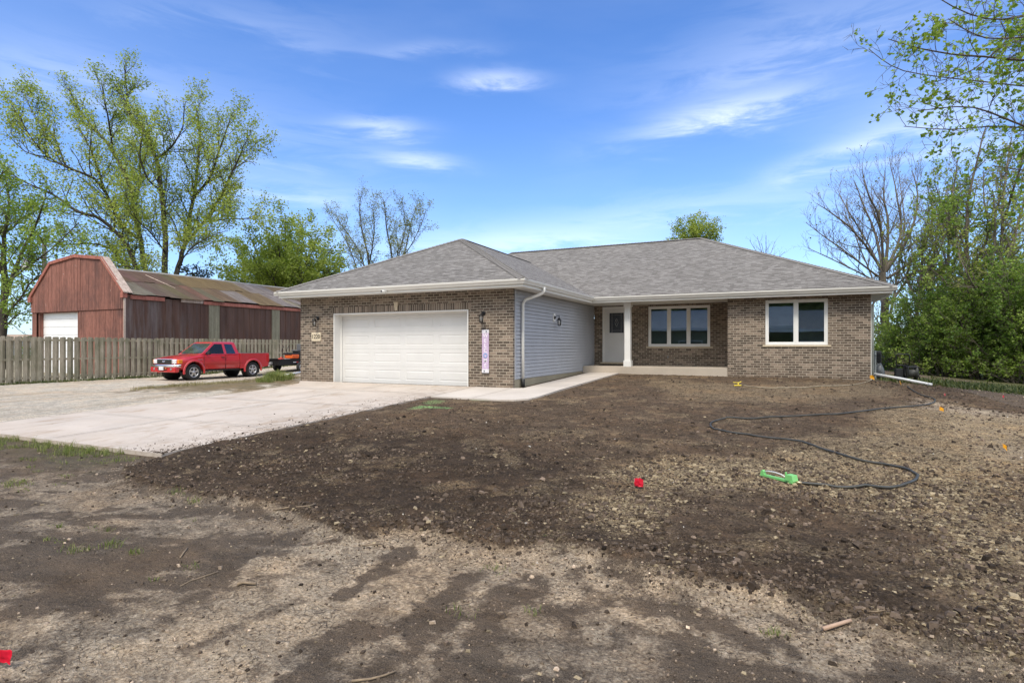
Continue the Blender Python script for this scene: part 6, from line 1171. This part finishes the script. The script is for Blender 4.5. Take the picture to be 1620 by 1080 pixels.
# ------------------------------------------------------------------ clods, stones and chips on the soil
def scatter():
    g=np.random.default_rng(4); n0=520000
    # sample over the yard, denser close by where single clods show
    rr=2.0+20.5*g.random(n0)**1.7; ang=R(25)+g.uniform(-R(54),R(48),n0); x=-np.sin(ang)*rr; y=np.cos(ang)*rr
    k=(inpoly(x,y,SLAB)|inpoly(x,y,WALK)|((x<-7.5)&(y>4.9))|(y>23.5)|((y>19.8)&(x<2.75))|((y>13.7)&(x<-6.3))); x=x[~k]; y=y[~k]; rr=rr[~k]
    ds=sdist(x,y,TOPSOIL); tn=np.maximum(sm(-.5,.5,sdist(x,y,TAN[0])+.5*fbm(x,y,.5,4,3)),.35*sm(-.3,.3,sdist(x,y,TAN[1]))); cl=fbm(x,y,.45,2,4,.6)
    dens=.05+.12*(x>2.5)+sm(11,5.5,y)*.40*sm(-.1,.3,ds)*sm(-.25,.35,cl)+.55*tn*sm(9.5,6,y)+.45*np.exp(-(ds/.22)**2)*sm(9,5,y)
    keep=g.random(len(x))<dens; x=x[keep];y=y[keep];rr=rr[keep];tn=tn[keep];ds=ds[keep]; n=len(x)
    s=np.exp(g.normal(-5.42,.60,n)); s=np.clip(s*(1+.07*rr),.002,.028); chip=(g.random(n)<(.10+.5*tn)); inT=ds>0
    col=np.zeros((n,4)); col[:,3]=1; b=g.uniform(.6,1.5,n)[:,None]; dk=np.array([.075,.056,.042]); ch=np.array([.30,.24,.155]); wh=np.array([.62,.57,.50])
    b=np.exp(g.normal(0,.45,n))[:,None]*1.1; col[:,:3]=dk*b; col[chip,:3]=(ch*g.uniform(.45,1.25,n)[:,None])[chip]; w=g.random(n)<.004; col[w,:3]=(wh*g.uniform(.7,1.1,n)[:,None])[w]; pl=(~chip)&(~inT)&(g.random(n)<.5); col[pl,:3]=(np.array([.20,.155,.115])*b)[pl]
    s[w]*=.7; s[(~inT)&(~chip)]*=.62; s[(~inT)&chip]*=.7
    # crumbs trodden onto the concrete along its edges
    m_=900; ex=np.concatenate([-7.57-np.abs(g.normal(0,.10,m_//2)),-7.57-np.abs(g.normal(0,.45,m_-m_//2))]); ey=4.95+g.random(m_)**2.2*6.5; ec=np.zeros((m_,4)); ec[:,:3]=dk*g.uniform(.5,1.1,m_)[:,None]; ec[:,3]=1
    x=np.concatenate([x,ex]); y=np.concatenate([y,ey]); s=np.concatenate([s,np.exp(g.normal(-5.3,.5,m_))]); chip=np.concatenate([chip,np.zeros(m_,bool)]); col=np.concatenate([col,ec]); n+=m_
    z=H(x,y); z[-m_:]=slabz(y[-m_:])
    base_=np.array([(-1,-1,-1),(1,-1,-1),(1,1,-1),(-1,1,-1),(-1,-1,1),(1,-1,1),(1,1,1),(-1,1,1)],float)*.5
    V=base_[None]*(1+g.uniform(-.45,.35,(n,8,3))); V[:,4:,:2]*=.72
    sc=np.stack([s*g.uniform(.8,1.7,n),s*g.uniform(.7,1.2,n),s*np.where(chip,g.uniform(.18,.5,n),g.uniform(.5,1.0,n))],1); V=V*sc[:,None,:]*1.6
    a=g.uniform(0,2*PI,n); tx=g.normal(0,.35,n); ca,sa=np.cos(a),np.sin(a); ct,st=np.cos(tx),np.sin(tx)
    Y1=V[:,:,1]*ct[:,None]-V[:,:,2]*st[:,None]; Z1=V[:,:,1]*st[:,None]+V[:,:,2]*ct[:,None]; X2=V[:,:,0]*ca[:,None]-Y1*sa[:,None]; Y2=V[:,:,0]*sa[:,None]+Y1*ca[:,None]
    V=np.stack([X2+x[:,None],Y2+y[:,None],Z1+(z+sc[:,2]*.45)[:,None]],2).reshape(-1,3)
    f=np.array([(3,2,1,0),(4,5,6,7),(0,1,5,4),(1,2,6,5),(2,3,7,6),(3,0,4,7)]); F=(f[None]+8*np.arange(n)[:,None,None])
    m,nt,b_=base('clod_earth',.95,0,.15); at_=N(nt,'ShaderNodeAttribute',attribute_name='rnd'); nn=noise(nt,coords(nt),120,3,.7); L(nt,mixc(nt,.7,at_.outputs['Color'],ramp(nt,nn,[(.3,(.6,.6,.6)),(.7,(1.35,1.35,1.35))]),'MULTIPLY'),b_.inputs['Base Color'])
    o=npmesh('clods_and_stones',V,F.ravel(),4,m,None,False,{'rnd':np.repeat(col,8,0)}); tag(o,'loose brown clods, pale chips and small stones strewn over the yard','loose soil',kind='stuff'); print('clods',n)
scatter()
def blades(name,label,cat,spots,mat,hgt,wid,seed,kind='stuff'):
    g=np.random.default_rng(seed); Vs=[];C=[]
    for (x,y,rad,n,hs) in spots:
        a=g.uniform(0,2*PI,n); r=rad*np.sqrt(g.random(n)); px=x+r*np.cos(a)*1.3; py=y+r*np.sin(a)*.8; pz=H(px,py)-.005; h=hgt*hs*g.uniform(.4,1.2,n); ya=g.uniform(0,2*PI,n); le=h*g.uniform(.2,1.1,n)
        d=np.stack([np.cos(ya),np.sin(ya)],1); w=wid*g.uniform(.6,1.3,n)
        P=np.stack([px,py,pz],1); sx=np.stack([-d[:,1]*w,d[:,0]*w,0*w],1); mid=P+np.stack([d[:,0]*le*.35,d[:,1]*le*.35,h*.65],1); tip=P+np.stack([d[:,0]*le,d[:,1]*le,h],1)
        V=np.stack([P-sx,P+sx,mid+sx*.7,mid-sx*.7,mid-sx*.7,mid+sx*.7,tip+sx*.1,tip-sx*.1],1); Vs.append(V.reshape(-1,3)); C.append(np.repeat(g.random((n,4)),8,0))
    V=np.concatenate(Vs); F=np.arange(len(V)); o=npmesh(name,V,F,4,mat,None,False,{'rnd':np.concatenate(C)}); tag(o,label,cat,kind=kind); return o
GB=leaf_mat('grass_blade',(.10,.14,.03),(.18,.21,.06),(.34,.33,.14),.35)
rs=random.Random(9); sp=[]
for (u,v,w,h,n,hs) in ((60,700,70,8,60,1.2),(150,712,45,6,30,1.3),(60,703,60,9,26,1),(105,712,45,8,22,1.1),(165,716,28,6,16,1.2),(12,692,20,5,8,1),(110,715,30,8,10,1.3),(15,770,25,8,9,.7),(35,765,20,5,5,.7),(50,742,18,6,4,.6),(85,855,14,3,3,.6),(120,868,20,5,4,.7),(165,862,20,4,4,.7),(165,838,12,3,3,.5),(280,788,8,3,2,.8),(308,796,8,3,2,.8),(295,825,6,3,1,.7),(105,750,15,5,3,.6),(90,833,15,3,2,.5),(210,875,8,3,2,.6),(785,905,6,4,2,.6),(1228,1006,12,4,3,.7),(843,972,4,3,1,.6),(730,970,5,3,1,.6),(868,862,4,3,1,.6),(254,919,8,3,1,.5),(300,900,8,3,1,.5),(140,728,30,5,6,.7),(200,727,18,4,4,.8),(90,765,12,3,2,.5),(75,730,40,6,6,.7)):
    for _ in range(n):
        p=gpt(u+rs.uniform(-w,w),v+rs.uniform(-h,h)); 
        if inpoly(np.array(p[0]),np.array(p[1]),SLAB): continue
        sp.append((p[0],p[1],rs.uniform(.03,.10),18,hs*rs.uniform(.3,1.1)))
blades('grass_tufts','thin fresh grass and weed tufts on the bare soil by the driveway end','grass',sp,GB,.085,.0028,5)
sp=[]
for _ in range(420):
    u=rs.uniform(215,476); t=(u-215)/261; v=617-22*t+rs.uniform(-6,8)*(.35+.65*t); p=gpt(u,v)
    if inpoly(np.array(p[0]),np.array(p[1]),SLAB) or p[1]>16: continue
    
    if rs.random()<.45: continue
    sp.append((p[0],p[1],.25,26,rs.uniform(.15,.8)**1.3))
blades('dry_verge_weeds','dry straw-coloured weeds along the verge between gravel and driveway','dry weeds',sp,leaf_mat('dry_blade',(.16,.13,.055),(.26,.22,.11),(.38,.33,.19),.25),.17,.007,6)
sp=[]
for (u,v,w,n,hs) in ((436,603,10,50,2.2),(420,606,10,20,1.3),(455,602,8,14,1.2),(455,595,8,10,1.2),(428,600,10,25,1.6)):
    for _ in range(n): p=gpt(u+rs.uniform(-w,w),v+rs.uniform(-2,3)); sp.append((p[0],p[1],.12,26,hs*rs.uniform(.6,1.1)))
blades('weed_clump','bright green weed clump on the verge behind the driveway curve','weeds',sp,GB,.15,.007,7)
sp=[]
for _ in range(500):
    y=rs.uniform(8,34); x=-27.65+rs.uniform(-.1,.55)*rs.random(); sp.append((x,y,.16,12,rs.uniform(.3,1.3)))
for _ in range(700):
    t=rs.random(); p=gpt(1400+t*235,602+t*23-abs(rs.gauss(0,5))+rs.gauss(0,1.2)); sp.append((p[0],p[1],rs.uniform(.1,.3),9,rs.uniform(.15,1.0)**1.4*1.2))
blades('edge_weeds','low weeds growing along the fence foot and under the thicket','weeds',sp,leaf_mat('weed_leaf',(.030,.05,.014),(.075,.10,.026),(.17,.17,.065),.3),.11,.016,8)

# ------------------------------------------------------------------ across the street behind the camera: seen only as reflections in the windows
def across():
    c=(-8.5,-27,-1.7)
    far_house('neighbour_house','olive house across the street, seen only as a reflection in the windows',c,PI,20,9,3.6,2.2,(.16,.15,.10),(.50,.52,.54),[(-5,1,1.5,1.3,1),(0,.9,2.4,1.4,1),(6,1,1.5,1.3,1)])
    far_house('neighbour_garage','dark house with white trim across the street, seen only in the right window',(6,-27,-1.8),PI,14,9,3.4,2.0,(.10,.09,.075),(.30,.30,.31),[(-3,1,1.5,1.3,1),(3,.9,2.4,1.4,1)])
    src=bpy.data.objects['shrub.005']; k=0
    for (x,y,sc) in ((-26,-32,2.6),(-18,-40,3.6),(-9,-42,3.8),(-1,-40,3.4),(6,-38,3.2),(13,-40,3.6),(21,-36,3.0),(27,-26,1.4),(-22,-24,1.4)):
        k+=1; r=src.copy(); COL.objects.link(r); r.location=(x,y,-1.8); r.scale=(sc*1.3,sc*1.3,sc); r.rotation_euler=(0,0,k*1.1); r['label']='leafy tree across the street behind the camera, reflected in the front windows'; r['group']='trees across the street'; r['category']='tree'
        for ch in src.children:
            c2=ch.copy(); COL.objects.link(c2); c2.parent=r; c2.matrix_parent_inverse=ch.matrix_parent_inverse.copy()
across()
